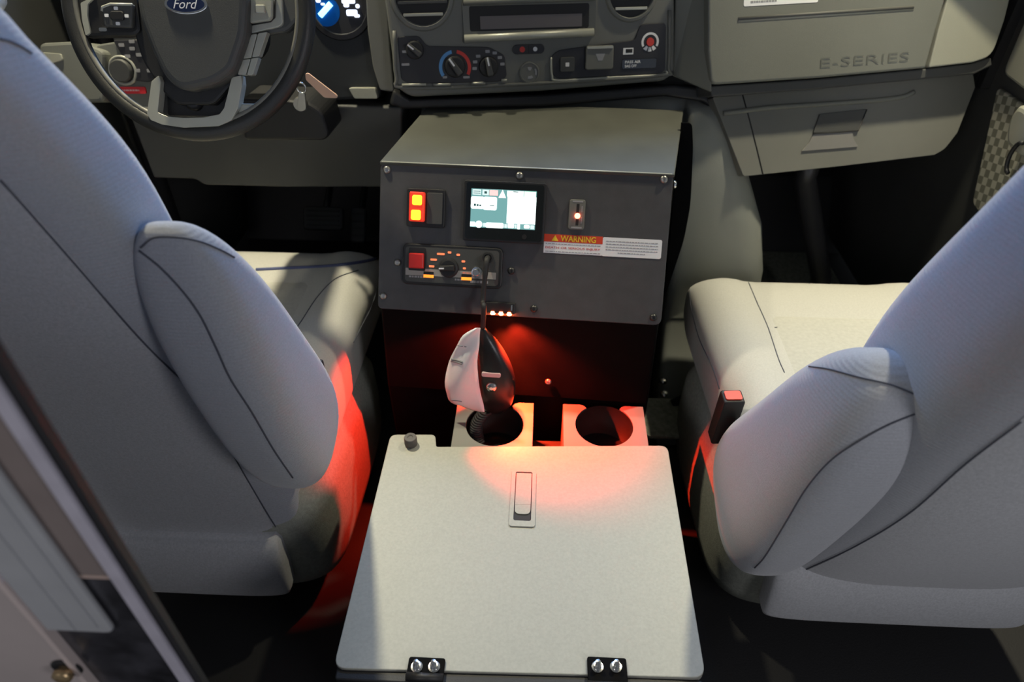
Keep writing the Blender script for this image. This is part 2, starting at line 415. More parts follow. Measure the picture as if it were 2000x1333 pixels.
k = M(); k.lathe(SD, 0, 0, [(0, 0), (.006, 0), (.006, .003), (.0075, .003), (.006, .009), (0, .010)], 12); build('side_bolt', k, CHROME, con)
WGF = Fr(cp(UR, .16, -.1), -3, 10)
wg = [WGF.px(x, y) for x, y in ((1331, 240), (1352, 240), (1354, 290), (1349, 400), (1336, 470), (1302, 572), (1297, 585), (1307, 480), (1319, 345))]
k = M(); k.prism(WGF, rpoly(wg, [0, .02, .01, .02, .02, .01, 0, 0, 0]), -.006, 0); build('side_wing', k, POWDER, con, 'black side wing plate', bevel=.001)
# side bolt low front
BF = Fr(cp(0, -.140, -.374), -3, 10)
u, v = BF.px(1071, 744); screw(BF, u, v, .006, .003, 'front_bolt', con, STEEL)

# --- emergency light switch
q = PL.quad([(796, 370), (873, 369), (868, 446), (796, 443)])
sw = M(); sw.box(PL, q[0], q[1], q[2], q[3], 0, .007, .004)
swo = build('switch_block', sw, BLACK, con, bevel=.0012)
k = M(); k.box(PL, q[0] + .034, q[1] + .006, q[2] - .004, q[3] - .006, .007, .0085, .002); build('blank_cap', k, PLAST, swo, bevel=.0006)
r_ = PL.quad([(802, 375), (831, 375), (828, 433), (798, 433)], .012)
k = M(); k.box(PL, r_[0], r_[1], r_[2], r_[3], .006, .017, .003); build('rocker', k, REDLIT, swo, 'lit red rocker switch', bevel=.002)
for x, y in ((814.5, 391), (812, 420)):
    u, v = PL.px(x, y, .018); k = M(); k.box(PL, u - .008, v - .008, u + .008, v + .008, .0165, .0182, .003); build('lit_window', k, AMBER, swo, bevel=.0006)

# --- touch screen
q = PL.quad([(909, 352), (1070, 357), (1060, 477), (902, 470)], .008)
k = M(); k.box(PL, q[0], q[1], q[2], q[3], 0, .010, .004); ts = build('touchscreen', k, BLACK, con, 'black framed touchscreen with a teal and white page', bevel=.0015)
k = M(); k.box(PL, q[0] + .004, q[1] + .004, q[2] - .004, q[3] - .004, .010, .0104, .003); build('screen_glass', k, GLASSK, ts)
s0, t0, s1, t1 = PL.quad([(923, 369), (1049, 373), (1044, 450), (916, 443)], .0106)
W_, H_ = s1 - s0, t1 - t0
def tile(m, a0, b0, a1, b1, n, r=0): m.box(PL, s0 + a0 * W_, t1 - b1 * H_, s0 + a1 * W_, t1 - b0 * H_, .0104, n, r)
k = M(); tile(k, 0, 0, 1, 1, .0107); build('display_page', k, SCRBG, ts)
k = M(); tile(k, .56, .16, 1, .86, .0109); tile(k, 0, .20, .20, .52, .0109, .003); tile(k, .19, .20, .40, .54, .0109, .003)
tile(k, .55, .02, .80, .17, .0109); tile(k, 0, .86, .07, .98, .0109); tile(k, .24, .86, .52, 1, .0109, .003); tile(k, .58, .86, .68, .98, .0109, .002); tile(k, .73, .86, .77, 1, .0109, .001); tile(k, .83, .88, .92, .97, .0109, .002)
k.prism(PL, [(s0 + .42 * W_, t1 - .21 * H_), (s0 + .535 * W_, t1 - .21 * H_), (s0 + .48 * W_, t1 + .0 * H_)], .0104, .011)
k.cyl(PL, s0 + .135 * W_, t1 - .92 * H_, .0058, .0104, .0109, 14); pieces('white_tile', k, SCRW, ts)
k = M(); tile(k, .02, .02, .15, .16, .0109); tile(k, .17, .02, .27, .16, .0109); tile(k, .07, .88, .10, .98, .01085); tile(k, .20, .88, .24, .98, .01085); tile(k, .53, .88, .57, .98, .01085); tile(k, .69, .88, .72, .98, .01085); tile(k, .93, .88, .99, .98, .01085); pieces('grey_tile', k, SCRG, ts)
k = M(); tile(k, .28, .02, .41, .16, .0109); build('pink_tile', k, SCRR, ts)
k = M(); tile(k, .81, .02, .99, .17, .0109); build('green_tile', k, SCRGR, ts)
k = M(); tile(k, .045, .39, .08, .45, .0111); tile(k, .09, .40, .12, .45, .0111); tile(k, .13, .41, .16, .45, .0111); tile(k, .29, .41, .36, .43, .0111); tile(k, .03, .06, .14, .075, .0111); tile(k, .03, .11, .14, .125, .0111); tile(k, .20, .06, .24, .12, .0111)
tile(k, .64, .03, .72, .05, .0111); pieces('dark_mark', k, SCRK, ts)
u, v = PL.px(1024, 463, .0104); k = M(); k.cyl(PL, u, v, .004, .0104, .0108, 14); build('sensor_dot', k, WELL, ts)

# --- slide switch with red led
q = PL.quad([(1112, 389), (1144, 391), (1141, 450), (1110, 448)], .003)
k = M(); k.box(PL, q[0], q[1], q[2], q[3], 0, .005, .004); sl = build('indicator_switch', k, PLASTM, con, bevel=.0012)
cx = (q[0] + q[2]) / 2 + .001; cy = (q[1] + q[3]) / 2
k = M(); k.box(PL, cx - .0022, q[1] + .007, cx + .0022, q[3] - .007, .005, .0053); build('slot', k, WELL, sl)
k = M(); k.lathe(PL, cx, cy - .002, [(.0046, .005), (.0046, .007), (.003, .0085), (0, .009)], 14); build('red_light', k, LEDS, sl)
k = M(); k.box(PL, cx - .009, q[3] - .0045, cx + .008, q[3] - .002, .005, .0053); k.box(PL, cx - .009, q[1] + .002, cx + .008, q[1] + .0045, .005, .0053)
k.box(PL, cx + .006, cy + .004, cx + .0075, cy + .014, .005, .0053); k.box(PL, cx + .006, cy - .014, cx + .0075, cy - .004, .005, .0053); build('legend', k, INK, sl, kind='stuff')

# --- warning labels
q = PL.quad([(1063, 457), (1177, 462.5), (1176, 499), (1061.5, 494.5)])
k = M(); k.box(PL, q[0], q[1], q[2], q[3], 0, .0005); wl = build('warning_label', k, WHITE, con, 'red and white warning label')
hr = q[3] - (q[3] - q[1]) * .40
k = M(); k.box(PL, q[0], hr, q[2], q[3], .0005, .0008); build('red_band', k, REDL, wl)
um = (q[0] + q[2]) / 2; Wd = q[2] - q[0]
k = M(); k.text(PL, um + .008, (hr + q[3]) / 2, .0009, 'WARNING', .0098, .058, bold=.02, depth=.0002)
tx = q[0] + .018; ty = (hr + q[3]) / 2
k.prism(PL, [(tx - .0055, ty - .0045), (tx + .0055, ty - .0045), (tx, ty + .005)], .0008, .0011); build('warning_words', k, YELL, wl, kind='stuff')
k = M(); k.text(PL, um, q[1] + .0088, .0006, 'DEATH OR SERIOUS INJURY', .0046, Wd * .94, bold=.01, depth=.0002); build('red_words', k, REDINK, wl, kind='stuff')
def microtext(m, fr, u0, u1, v, h, n, seed):
    rr = random.Random(seed); u = u0
    while u < u1:
        wd = rr.uniform(.002, .006); m.box(fr, u, v - h / 2, min(u + wd, u1), v + h / 2, n, n + .0002); u += wd + .0011
k = M(); microtext(k, PL, q[0] + .003, q[2] - .003, q[1] + .0153, .0011, .0006, 1); microtext(k, PL, q[0] + .003, q[2] - .003, q[1] + .0028, .0011, .0006, 2); build('small_print', k, INK, wl, kind='stuff')
q = PL.quad([(1177, 462), (1293, 470.5), (1291, 507.5), (1175, 499.5)])
k = M(); k.box(PL, q[0], q[1], q[2], q[3], 0, .0006, .003); wl2 = build('notice_label', k, WHITE, con, 'white label with six lines of fine grey print')
k = M()
for i in range(5):
    ind = .006 if i < 4 else .026
    microtext(k, PL, q[0] + ind, q[2] - ind, q[3] - .0062 - i * .0046, .0011, .0007, 10 + i)
build('small_print', k, INK, wl2, kind='stuff')

# --- siren control head
q = PL.quad([(788, 472), (985, 488), (978, 568), (786, 552)], .004)
S0, T0, S1, T1 = q; SW, SH = S1 - S0, T1 - T0
k = M(); k.box(PL, S0, T0, S1, T1, 0, .008, .009); sir = build('siren_controller', k, BLACK, con, 'black siren control head with red button and rotary knob', bevel=.002)
k = M(); k.box(PL, S0 + .005, T0 + .005, S1 - .006, T1 - .005, .008, .0085, .006); build('fascia', k, PLAST, sir)
k = M(); k.box(PL, S0 + .006, T0 + .016, S1 - .010, T0 + .0275, .0085, .0088); build('pale_stripe', k, mat('pale stripe', (.36, .34, .31), .5), sir)
u, v = PL.px(814, 509, .012); k = M(); k.box(PL, u - .014, v - .017, u + .014, v + .021, .0085, .010, .002); build('button_bezel', k, BLACK, sir)
k = M(); k.box(PL, u - .0125, v - .013, u + .0125, v + .012, .010, .018, .002); build('red_button', k, REDB, sir, 'red push button', bevel=.002)
u, v = PL.px(876, 524, .012); k = M()
k.lathe(PL, u, v, [(0, .0085), (.0165, .0085), (.0155, .0125), (.0125, .0135), (.0125, .014), (0, .014)], 28); build('rotary_knob', k, BLACK, sir)
k = M(); ca, sa = math.cos(R(184)), math.sin(R(184))
k.prism(PL, [(u + ca * a - sa * b, v + sa * a + ca * b) for a, b in ((-.011, -.005), (.0145, -.0045), (.0145, .0045), (-.011, .005))], .014, .0215)
build('knob_grip', k, RUBBER, sir, bevel=.002)
k = M(); k.prism(PL, [(u + ca * a - sa * b, v + sa * a + ca * b) for a, b in ((.006, -.0012), (.0145, -.0012), (.0145, .0012), (.006, .0012))], .0215, .0219); build('knob_pointer', k, WHITE, sir)
k = M()
for x, y, wd in ((861, 496.5, .013), (847, 507.5, .011), (843, 520.5, .009), (878, 493.5, .006), (895, 498, .006), (905, 511, .006), (907, 524.5, .005)):
    uu, v2 = PL.px(x, y, .0088); k.box(PL, uu - wd / 2, v2 - .0017, uu + wd / 2, v2 + .0017, .0085, .0089, .0012)
for x, y in ((838.5, 529), (912, 533.5)):
    uu, v2 = PL.px(x, y, .0088); microtext(k, PL, uu - .007, uu + .007, v2, .0026, .0086, int(x))
pieces('lit_legend', k, LEGEND, sir)
k = M(); kd = M()
for x, y in ((837, 538), (911, 543)):
    uu, v2 = PL.px(x, y, .009); k.box(PL, uu - .0085, v2 - .004, uu + .0085, v2 + .001, .0085, .0094); kd.box(PL, uu - .0085, v2 + .001, uu + .0085, v2 + .006, .0085, .0094)
pieces('orange_window', k, ORANGE, sir); pieces('dark_window', kd, WELL, sir)
u, v = PL.px(931, 532.5, .012); k = M(); k.lathe(PL, u, v, [(0, .0085), (.0095, .0085), (.0088, .012), (.006, .0125), (.006, .020), (.005, .0212), (0, .0212)], 20); build('silver_knob', k, CHROME, sir)
k = M(); microtext(k, PL, S0 + .012, S0 + .038, T0 + .0135, .003, .0086, 50); microtext(k, PL, S0 + .09, S0 + .103, T0 + .0125, .003, .0086, 51); microtext(k, PL, S0 + .116, S0 + .146, T0 + .0105, .004, .0086, 52); microtext(k, PL, S0 + .018, S0 + .033, T1 - .012, .0022, .0086, 53); build('legend_print', k, INK, sir, kind='stuff')
JU, JV = PL.px(953, 504, .010)
k = M(); k.lathe(PL, JU, JV, [(0, .0085), (.009, .0085), (.009, .011), (.0062, .0115), (.0062, .004), (0, .004)], 18); build('cord_jack', k, BLACK, sir)

# --- red LED bar under the plate
q = PL.quad([(950, 590), (1007, 592), (1006, 614), (948, 610)], .006)
k = M(); k.box(PL, q[0], q[1], q[2], q[3], 0, .012); lb = build('led_bar', k, BLACK, con, 'black lamp housing with three red leds', bevel=.0012)
k = M(); k.box(PL, q[2] - .007, q[1] + .006, q[2] - .0045, q[3] - .003, .012, .0125); build('glint_edge', k, CHROME, lb)
for i, x in enumerate((963, 979, 995)):
    u, v = PL.px(x, 610.5 + i, .006)
    P = PL.w(u, q[1] + .001, .009)
    lf = Fr(P, -3, 30); lf2 = Fr(P); lf2.U, lf2.V, lf2.N = lf.U, lf.N, -lf.V
    k = M(); k.lathe(lf2, 0, 0, [(.0042, -.002), (.0042, .002), (.003, .0038), (0, .0045)], 12); build('red_led', k, LEDM, lb)
    l = bpy.data.lights.new('led_light', 'SPOT'); l.energy = (12, 24, 24)[i]; l.color = (1, (.03, .05, .035)[i], .010); l.shadow_soft_size = .004
    l.spot_size = R((60, 76, 94)[i]); l.spot_blend = (.5, 1, .7)[i]
    lo = bpy.data.objects.new('led_light', l); COL.objects.link(lo); lo.location = P - lf.V * .008 + lf.N * .004
    dr = V(((-.66, -.10, -.74), (0, -.26, -1), (.27, -.25, -.93))[i]); lo.rotation_euler = dr.to_track_quat('-Z', 'Y').to_euler()

# ================================================================== MICROPHONE, TAG
BP = Fr(cp(0, -.1135, -.213), -3, 9.5)          # sloping front of the console below the plate
mic = thing('microphone', 'black hand microphone hanging below the siren control head', 'microphone', tuple(BP.w(-.05, -.13, .03)))
MP = [(940, 650, .003), (946, 668, .012), (951, 692, .019), (955, 718, .024), (957, 745, .026), (957, 768, .023), (955, 788, .015), (954, 800, .006)]
MH = [(936, 950), (929, 960), (927, 977), (930, 992), (934, 1003), (938, 1008), (938, 1000), (945, 975)]
k = M(); rings = []
prof = crp([(641, 936, 948, .003), (652, 932, 958, .009), (668, 930, 972, .014), (690, 930, 987, .018), (715, 932, 999, .021), (742, 934, 1006, .023), (765, 937, 1006, .022), (785, 941, 1000, .018), (800, 948, 988, .010), (806, 956, 978, .004)], 3)
for y, xa, xb, hn in prof:
    n_c = .044
    ua, va = BP.px(xa, y, n_c); ub, vb = BP.px(xb, y, n_c)
    rings.append([BP.w((ua + ub) / 2 + (ub - ua) / 2 * sep(2 * math.pi * j / 28, 2.6)[0], (va + vb) / 2, n_c + hn * sep(2 * math.pi * j / 28, 2.6)[1]) for j in range(28)])
k.loft(rings); build('body', k, mat('glossy black microphone shell', (.014, .014, .015), .28, bump=(500, .15)), mic)
u, v = BP.px(959, 734, .068); k = M(); k.box(BP, u - .016, v - .004, u + .016, v + .004, .058, .0675, .003); build('name_strip', k, mat('pale pink strip', (.72, .52, .52), .5), mic, bevel=.0006)
u, v = BP.px(960, 757, .068); k = M(); k.lathe(BP, u, v, [(0, .058), (.0095, .058), (.0095, .0675), (.0075, .071), (.003, .0725), (0, .0725)], 18); build('clip_button', k, CHROME, mic)
p0 = PL.w(JU, JV, .006)
pts = crp([tuple(p0), tuple(PL.w(JU, JV - .003, .024)), tuple(PL.w(JU - .001, JV - .022, .028)), tuple(PL.w(JU - .003, JV - .07, .028)), tuple(BP.w(*BP.px(945, 600, .045), .045)), tuple(BP.w(*BP.px(943, 642, .044), .044))], 8)
k = M(); rs = [.0048 if i < 18 else .0042 for i in range(len(pts))]; k.tube(pts, .004, 10, rs=rs); build('straight_cord', k, RUBBER, mic)
# coiled lead dropping into the left cup holder
a = V(BP.w(*BP.px(952, 800, .044), .044)); b = V((-.098, .815, .312))
cpts = []
for i in range(0, 14 * 14 + 1):
    t = i / (14 * 14); c = a.lerp(b, t); c.x += -.018 * math.sin(t * math.pi) * .6
    an = 2 * math.pi * 14 * t; cpts.append(c + V((.0095 * math.cos(an), .0095 * math.sin(an), 0)))
k = M(); k.tube(cpts, .0029, 6); build('coiled_cord', k, RUBBER, mic)
# paper tag
tagL = crp([(641, 929, 938), (655, 905, 937), (676, 892, 936), (707, 877, 932), (746, 869, 935), (770, 873, 939), (782, 877, 942), (789, 886, 944), (794, 902, 945), (801, 922, 946), (805, 938, 946)], 3)
k = M(); rings = []
for y, xa, xb in tagL:
    row = []
    for j in range(9):
        t = j / 8; x = xa + (xb - xa) * t; n = .066 + .012 * math.sin(t * 2.6) + .004 * math.sin(y * .05 + t * 5)
        u, v = BP.px(x, y, n); row.append(BP.w(u, v, n))
    rings.append(row)
k.loft(rings, cap=False, closed=False); tg = build('paper_tag', k, PAPER, label='crumpled white paper tag hung at the top of the microphone', cat='tag', solid=.0006)
tbv = k.bvh()
def ontag(px, r, m_):
    k = M()
    for line in px:
        pts = []
        for x, y in crp(line, 6):
            d = ray(x, y).normalized(); h = tbv.ray_cast(EYE, d)
            if h[0] is not None: pts.append(h[0] - d * .0006)
        if len(pts) > 2: k.tube(pts, r, 6)
    if k.v: build('print_line', k, m_, tg, kind='stuff')
ontag([[(882 + 0, 702), (893, 704), (904, 708)], [(881, 705.5), (892, 707.5), (903, 711.5)]], .0019, INK)
ontag([[(894, 675), (899, 676), (904, 677)], [(907, 677), (909, 677.5), (911, 678)], [(882, 783), (892, 783), (902, 785)]], .0010, INK)

# ================================================================== STORAGE BOX, LID, CUP HOLDER
LZ = .36
box = thing('storage_box', 'low black storage box with a wide pale hinged lid between the seats', 'storage box', (-.01, .58, 0))
k = M(); k.box(HOR, -.215, .405, .195, .755, .0, LZ - .012, .01); build('body', k, POWDER, box, bevel=.003)
k = M(); k.box(HOR, -.236, .375, .216, .395, LZ - .03, LZ - .004, .004); build('rear_rail', k, BLACK, box, bevel=.002)
L1 = [(-.2395, .386), (.2195, .3945)]
tabs = [atz(765, 849, LZ), atz(850, 849, LZ), atz(852, 873, LZ), atz(1303, 870.5, LZ)]
lidp = [(-.2395, .3865), (.2185, .3965), (.2205, tabs[3].y), (tabs[2].x, tabs[2].y + .0), (tabs[1].x, tabs[1].y), (-.2410, tabs[0].y)]
k = M(); k.prism(HOR, rpoly(lidp, [.016, .016, .014, .004, .008, .012], 5), LZ - .012, LZ); lid = build('lid', k, LID, box, 'pale grey laminate lid', bevel=.0012)
def zq(pts, z=LZ):
    a = [atz(*p, z) for p in pts]; return ((a[0].x + a[3].x) / 2, (a[2].y + a[3].y) / 2, (a[1].x + a[2].x) / 2, (a[0].y + a[1].y) / 2)
q = zq([(999, 921), (1048, 921), (1044, 1031), (995, 1030)])
k = M()
# latch frame: four bars round the paddle
i0 = zq([(1007, 924), (1040, 924), (1037, 1020), (1003, 1019)])
fo = rrect(q[0], q[1], q[2], q[3], .004, 4); fi = rrect(i0[0], i0[1], i0[2], i0[3], .003, 4)
n = len(fo); vv = [HOR.w(u, v, LZ + .0025) for u, v in fo] + [HOR.w(u, v, LZ + .0025) for u, v in fi] + [HOR.w(u, v, LZ) for u, v in fo] + [HOR.w(u, v, LZ + .0002) for u, v in fi]
fs = []
for i in range(n):
    j = (i + 1) % n; fs += [[i, j, n + j, n + i], [2 * n + i, 2 * n + j, j, i], [n + i, n + j, 3 * n + j, 3 * n + i]]
k.add(vv, fs); la = build('latch_frame', k, LID, lid)
k = M(); k.box(HOR, i0[0], i0[1], i0[2], i0[3], LZ, LZ + .0004, .003); build('latch_recess', k, WELL, lid)
yl = atz(1020, 988, LZ).y
k = M(); k.box(HOR, i0[0] + .0013, yl + .0007, i0[2] - .0013, i0[3] - .0022, LZ + .0003, LZ + .0017); build('latch_plate', k, LID, lid)
yb = atz(1020, 1006, LZ).y
k = M(); k.prism(HOR, rpoly([(i0[0] + .0013, yl), (i0[2] - .0013, yl), (i0[2] - .0013, yb), (i0[0] + .0013, yb)], [0, 0, .009, .009], 5), LZ + .0003, LZ + .0022); build('latch_paddle', k, LID, lid)
# knurled bumper knob on the tab
p = atz(803, 868, LZ); k = M(); k.lathe(HOR, p.x, p.y, [(0, LZ), (.010, LZ), (.0105, LZ + .002), (.0105, LZ + .015), (.0095, LZ + .017), (.005, LZ + .0172), (.0045, LZ + .015), (0, LZ + .015)], 22)
kb = build('bumper_knob', k, BULB, lid, 'brown grey round knob')
# hinges with studs
for xa, xb, s1, s2 in ((796, 868, 814, 848), (1147, 1224, 1167, 1203)):
    p0 = atz(xa, 1311, LZ); p1 = atz(xb, 1311, LZ); yb_ = .378
    k = M(); k.box(HOR, p0.x, yb_, p1.x, atz(s1, 1287, LZ).y, LZ, LZ + .005, .003); hg = build('hinge', k, POWDER, lid, bevel=.0012)
    k = M(); k.tube([HOR.w(p0.x, .379, LZ + .004), HOR.w(p1.x, .379, LZ + .004)], .0055, 12); build('hinge_barrel', k, BLACK, lid)
    for sx in (s1, s2):
        p = atz(sx, 1303, LZ + .006)
        k = M(); k.lathe(HOR, p.x, p.y, [(0, LZ + .004), (.0072, LZ + .004), (.0072, LZ + .0062), (.0050, LZ + .0065), (.0050, LZ + .011), (.0033, LZ + .0115), (.0031, LZ + .019), (0, LZ + .020)], 16); build('hinge_stud', k, CHROME, lid)

cup = thing('cup_holder', 'pale twin cup holder shelf lit red below the console', 'cup holder', (.03, .82, .25))
CZ = .345
def cupplate(x0, x1, cx, cy, r, name):
    o = []
    ang = math.acos(.030 / r)
    top = .880
    o += [(x0, .758), (x1, .758), (x1, top)]
    tipR = (cx + .030, cy + r * math.sin(ang))
    o += [(tipR[0] + .010, top), (tipR[0] + .003, top - .003), (tipR[0] - .001, top - .009), tipR]
    for i in range(1, 32):
        a_ = ang - i / 32 * (2 * ang + math.pi - 2 * ang + 2 * (ang) ) if False else ang - (i / 32) * (2 * math.pi - (math.pi - 2 * ang))
        o.append((cx + r * math.cos(a_), cy + r * math.sin(a_)))
    tipL = (cx - .030, tipR[1])
    o += [tipL, (tipL[0] + .001, top - .009), (tipL[0] - .003, top - .003), (tipL[0] - .010, top), (x0, top)]
    k = M(); k.prism(HOR, o, CZ - .003, CZ); return build(name, k, CUPM, cup, bevel=.0006)
pa = cupplate(-.139, -.0025, -.069, .8245, .050, 'shelf_plate'); pb = cupplate(.0502, .1925, .1208, .8315, .050, 'shelf_plate')
for cx, cy in ((-.069, .8245), (.1208, .8315)):
    k = M(); k.lathe(HOR, cx, cy, [(.0515, CZ - .004), (.0515, CZ - .075), (0, CZ - .075)], 30); build('cup_well', k, WELL, cup)
for x0, x1 in ((-.139, -.1365), (-.005, -.0025), (.0502, .0527), (.190, .1925)):
    k = M(); k.box(HOR, x0, .76, x1, .878, CZ - .09, CZ - .003); build('side_web', k, CUPM, cup)
k = M(); k.box(HOR, -.139, .757, .1925, .874, .0, CZ - .092); build('pedestal', k, WELL, cup)

# ================================================================== SEATS
def seat(sg, label, px_seams, br, arm_p, cush, name='captain_seat', zrow=None):
    xc = sg * .58
    t = thing(name, label, 'seat', (xc, .9, 0.0))
    # --- backrest
    K = 6; Z0, Z1 = .22, 1.10
    xi, yr, tk = br[:K], br[K:2 * K], br[2 * K:]
    def bring(z, shr=1.0, zz=None):
        s_ = (z - Z0) / (Z1 - Z0); a_, b_, c_ = cr(xi, s_), cr(yr, s_), cr(tk, s_)
        hx = (.85 - a_) / 2; xx = (.85 + a_) / 2
        ring = []
        for j in range(72):
            u, v = sep(2 * math.pi * j / 72, 3.4)
            ring.append(V((sg * (xx - hx * u * (1 - (1 - shr) * .22)), b_ + c_ / 2 + c_ / 2 * v * shr, z if zz is None else zz)))
        return ring
    rings = [bring(Z0, .3, .205), bring(Z0, .75, .21)]
    n = 44
    for i in range(n + 1): rings.append(bring(Z0 + (1.05 - Z0) * i / n))
    for sh, dz in ((.97, .02), (.90, .038), (.75, .052), (.5, .062), (.2, .066)): rings.append(bring(1.05 + dz * .6, sh, 1.05 + dz))
    bk = M(); bk.loft(rings); bo = build('backrest', bk, FAB, t); bbv = bk.bvh()
    # flat rear panel let into the back, inside the seam
    k = M(); prs = []
    for i in range(41):
        z = .235 + (1.0 - .235) * i / 40; ring = bring(z); row = []
        sel = [j for j in range(72) if 180 + 47 <= (360 * j / 72) <= 360 - 44]
        row = [ring[j] + V((0, -.0007, 0)) for j in sel]
        prs.append(row)
    k.loft(prs, cap=False, closed=False); build('rear_panel', k, FABR, bo, 'flatter grey rear panel')
    for s_ in px_seams['back']: seam(bbv, s_, bo)
    # --- armrest, folded up against the inboard side
    by, bz, ty, tz, xb, xt, ax, b0, b1, b2, bow = arm_p
    Bv = V((0, by, bz)); Tv = V((0, ty, tz)); D = Tv - Bv; Ln = D.length; D.normalize(); Wv = V((0, D.z, -D.y))
    rings = []
    ts = [0, .004, .012, .025, .045, .07] + [.1 + .8 * i / 22 for i in range(23)] + [.93, .955, .975, .988, .996, 1]
    for q in ts:
        s_ = max(1 - abs(2 * q - 1) ** 3.5, 0) ** (1 / 2.6)
        b_ = (b0 * (1 - q) * (1 - 2 * q) + 4 * b1 * q * (1 - q) + b2 * q * (2 * q - 1)) * s_
        c_ = Bv + D * (Ln * q) + Wv * (bow * 4 * q * (1 - q)); c_.x = xb + (xt - xb) * q
        fx = ax * (.45 + .55 * s_) * s_ ** .5
        rings.append([c_ + V((fx * sep(2 * math.pi * j / 48, 2.8)[0], 0, 0)) + Wv * (b_ * sep(2 * math.pi * j / 48, 2.8)[1]) for j in range(48)])
    am = M(); am.loft(rings); ao = build('armrest', am, FAB, t); abv = am.bvh()
    for s_ in px_seams['arm']: seam(abv, s_, ao)
    # --- cushion
    xr, xf, xo, y0, y1, z0, zt = cush
    rings = []
    nn = 30
    for i in range(nn + 1):
        q = i / nn; y = y0 + (y1 - y0) * q
        e = max(1 - max((q - .72) / .28, 0) ** 2.6, 0) ** .5 * max(1 - max((.08 - q) / .08, 0) ** 2.5, 0) ** .5
        e = max(e, .06)
        xin = xr + (xf - xr) * q; hx = (xo - xin) / 2 * (.90 + .10 * e); xx = (xo + xin) / 2
        zc = (z0 + zt) / 2 + .01; hz = (zt - z0) / 2
        ring = []
        for j in range(64):
            u, v = sep(2 * math.pi * j / 64, 4.2)
            z = zc - .01 + hz * v * (.25 + .75 * e) + (.0 if v < 0 else 0)
            if v > .5:
                d_ = abs(u); bol = max(0, 1 - ((d_ - .78) / .26) ** 2) * .020
                z += (bol - .004) * e
            ring.append(V((sg * (xx - hx * u), y, z)))
        rings.append(ring)
    cm = M(); cm.loft(rings); co = build('cushion', cm, FABC, t); cbv = cm.bvh()
    for s_ in px_seams['cush']: seam(cbv, s_, co, r=.0010)
    for s_ in px_seams.get('pipe', []): seam(cbv, s_, co, PIPE, .0035, 'piping')
    # dimpled insert: a patch following the cushion top
    xa, xb_ = xr + .105, xo - .10; k = M(); rows = []
    for i in range(17):
        row = []
        for j in range(17):
            xx = sg * (xa + (xb_ - xa) * j / 16); yy = y0 + .04 + (y1 - y0 - .20) * i / 16
            h = cbv.ray_cast(V((xx, yy, 1)), V((0, 0, -1))); zz = h[0].z if h[0] else zt
            ed = min(i, 16 - i, j, 16 - j); row.append(V((xx, yy, zz + (-.003 if ed == 0 else .0035))))
        rows.append(row)
    k.loft(rows, cap=False, closed=False); build('cushion_insert', k, FABI, co, 'dimpled centre insert')
    # --- skirt / pedestal trim
    rings = []
    for z, g in ((.070, -.05), (.077, -.02), (.090, -.006), (.12, 0), (.20, .004), (.27, .002), (.315, -.012), (.325, -.03)):
        ring = []
        for j in range(56):
            u, v = sep(2 * math.pi * j / 56, 6)
            yy = (.648 + 1.10) / 2 + ((1.10 - .648) / 2 + g) * v
            xin = xr + .005 + (xf - xr) * (yy - .66) / .5 - g - .012
            hx = (xo - xin) / 2
            ring.append(V((sg * ((xo + xin) / 2 - hx * u), yy, z)))
        rings.append(ring)
    k = M(); k.loft(rings); so = build('side_skirt', k, SKIRT, t, 'grey carpeted pedestal skirt'); sbv = k.bvh()
    # rear flap below the backrest
    rings = []
    for z, g in ((.118, -.02), (.124, -.006), (.135, 0), (.19, .004), (.245, .0), (.258, -.012)):
        ring = []
        for j in range(48):
            u, v = sep(2 * math.pi * j / 48, 5)
            hy = .028 + g; xin = xr + .065 - g * .5
            ring.append(V((sg * ((xo + xin) / 2 - (xo - xin) / 2 * u), .642 + hy * v - (.25 - z) * .08, z)))
        rings.append(ring)
    k = M(); k.loft(rings); build('rear_flap', k, FABR, t)
    k = M(); k.box(HOR, min(sg * .45, sg * .75), .75, max(sg * .45, sg * .75), 1.05, 0, .09, .02); build('pedestal', k, BLACK, t)
    return t, so, sbv
Lbr = [0.3757, 0.3802, 0.3845, 0.392, 0.3944, 0.4012, 0.6464, 0.6277, 0.5998, 0.5428, 0.4888, 0.4156, 0.0904, 0.1149, 0.1372, 0.1515, 0.170, 0.1344]
Rbr = [0.3919, 0.3878, 0.3802, 0.3796, 0.3886, 0.4048, 0.6191, 0.54, 0.4699, 0.4222, 0.3756, 0.3348, 0.1999, 0.2252, 0.2505, 0.2662, 0.2412, 0.2103]
Larm = [0.6944, 0.4079, 0.5637, 0.8762, -0.3384, -0.3636, 0.0602, 0.1027, 0.0782, 0.0328, -0.0108]
Rarm = [0.7245, 0.2663, 0.5357, 0.7399, 0.3391, 0.3656, 0.0617, 0.1433, 0.1031, 0.0726, -0.0129]
Lseams = dict(back=[[(0, 352), (40, 395), (150, 520), (240, 625), (300, 690), (400, 790), (450, 880), (520, 1000), (557, 1058)], [(0, 76), (18, 80), (40, 90), (62, 104)]],
              arm=[[(275, 484), (300, 465), (345, 464), (390, 472), (430, 488), (458, 503)], [(272, 490), (312, 522), (354, 566), (390, 615), (420, 675), (450, 740), (492, 806), (534, 878), (572, 934)]],
              cush=[[(700, 528), (655, 545), (620, 580), (590, 625), (570, 655)], [(738, 560), (725, 600), (705, 640), (690, 670)]],
              pipe=[[(500, 527), (560, 524), (640, 520), (700, 513), (738, 505)]])
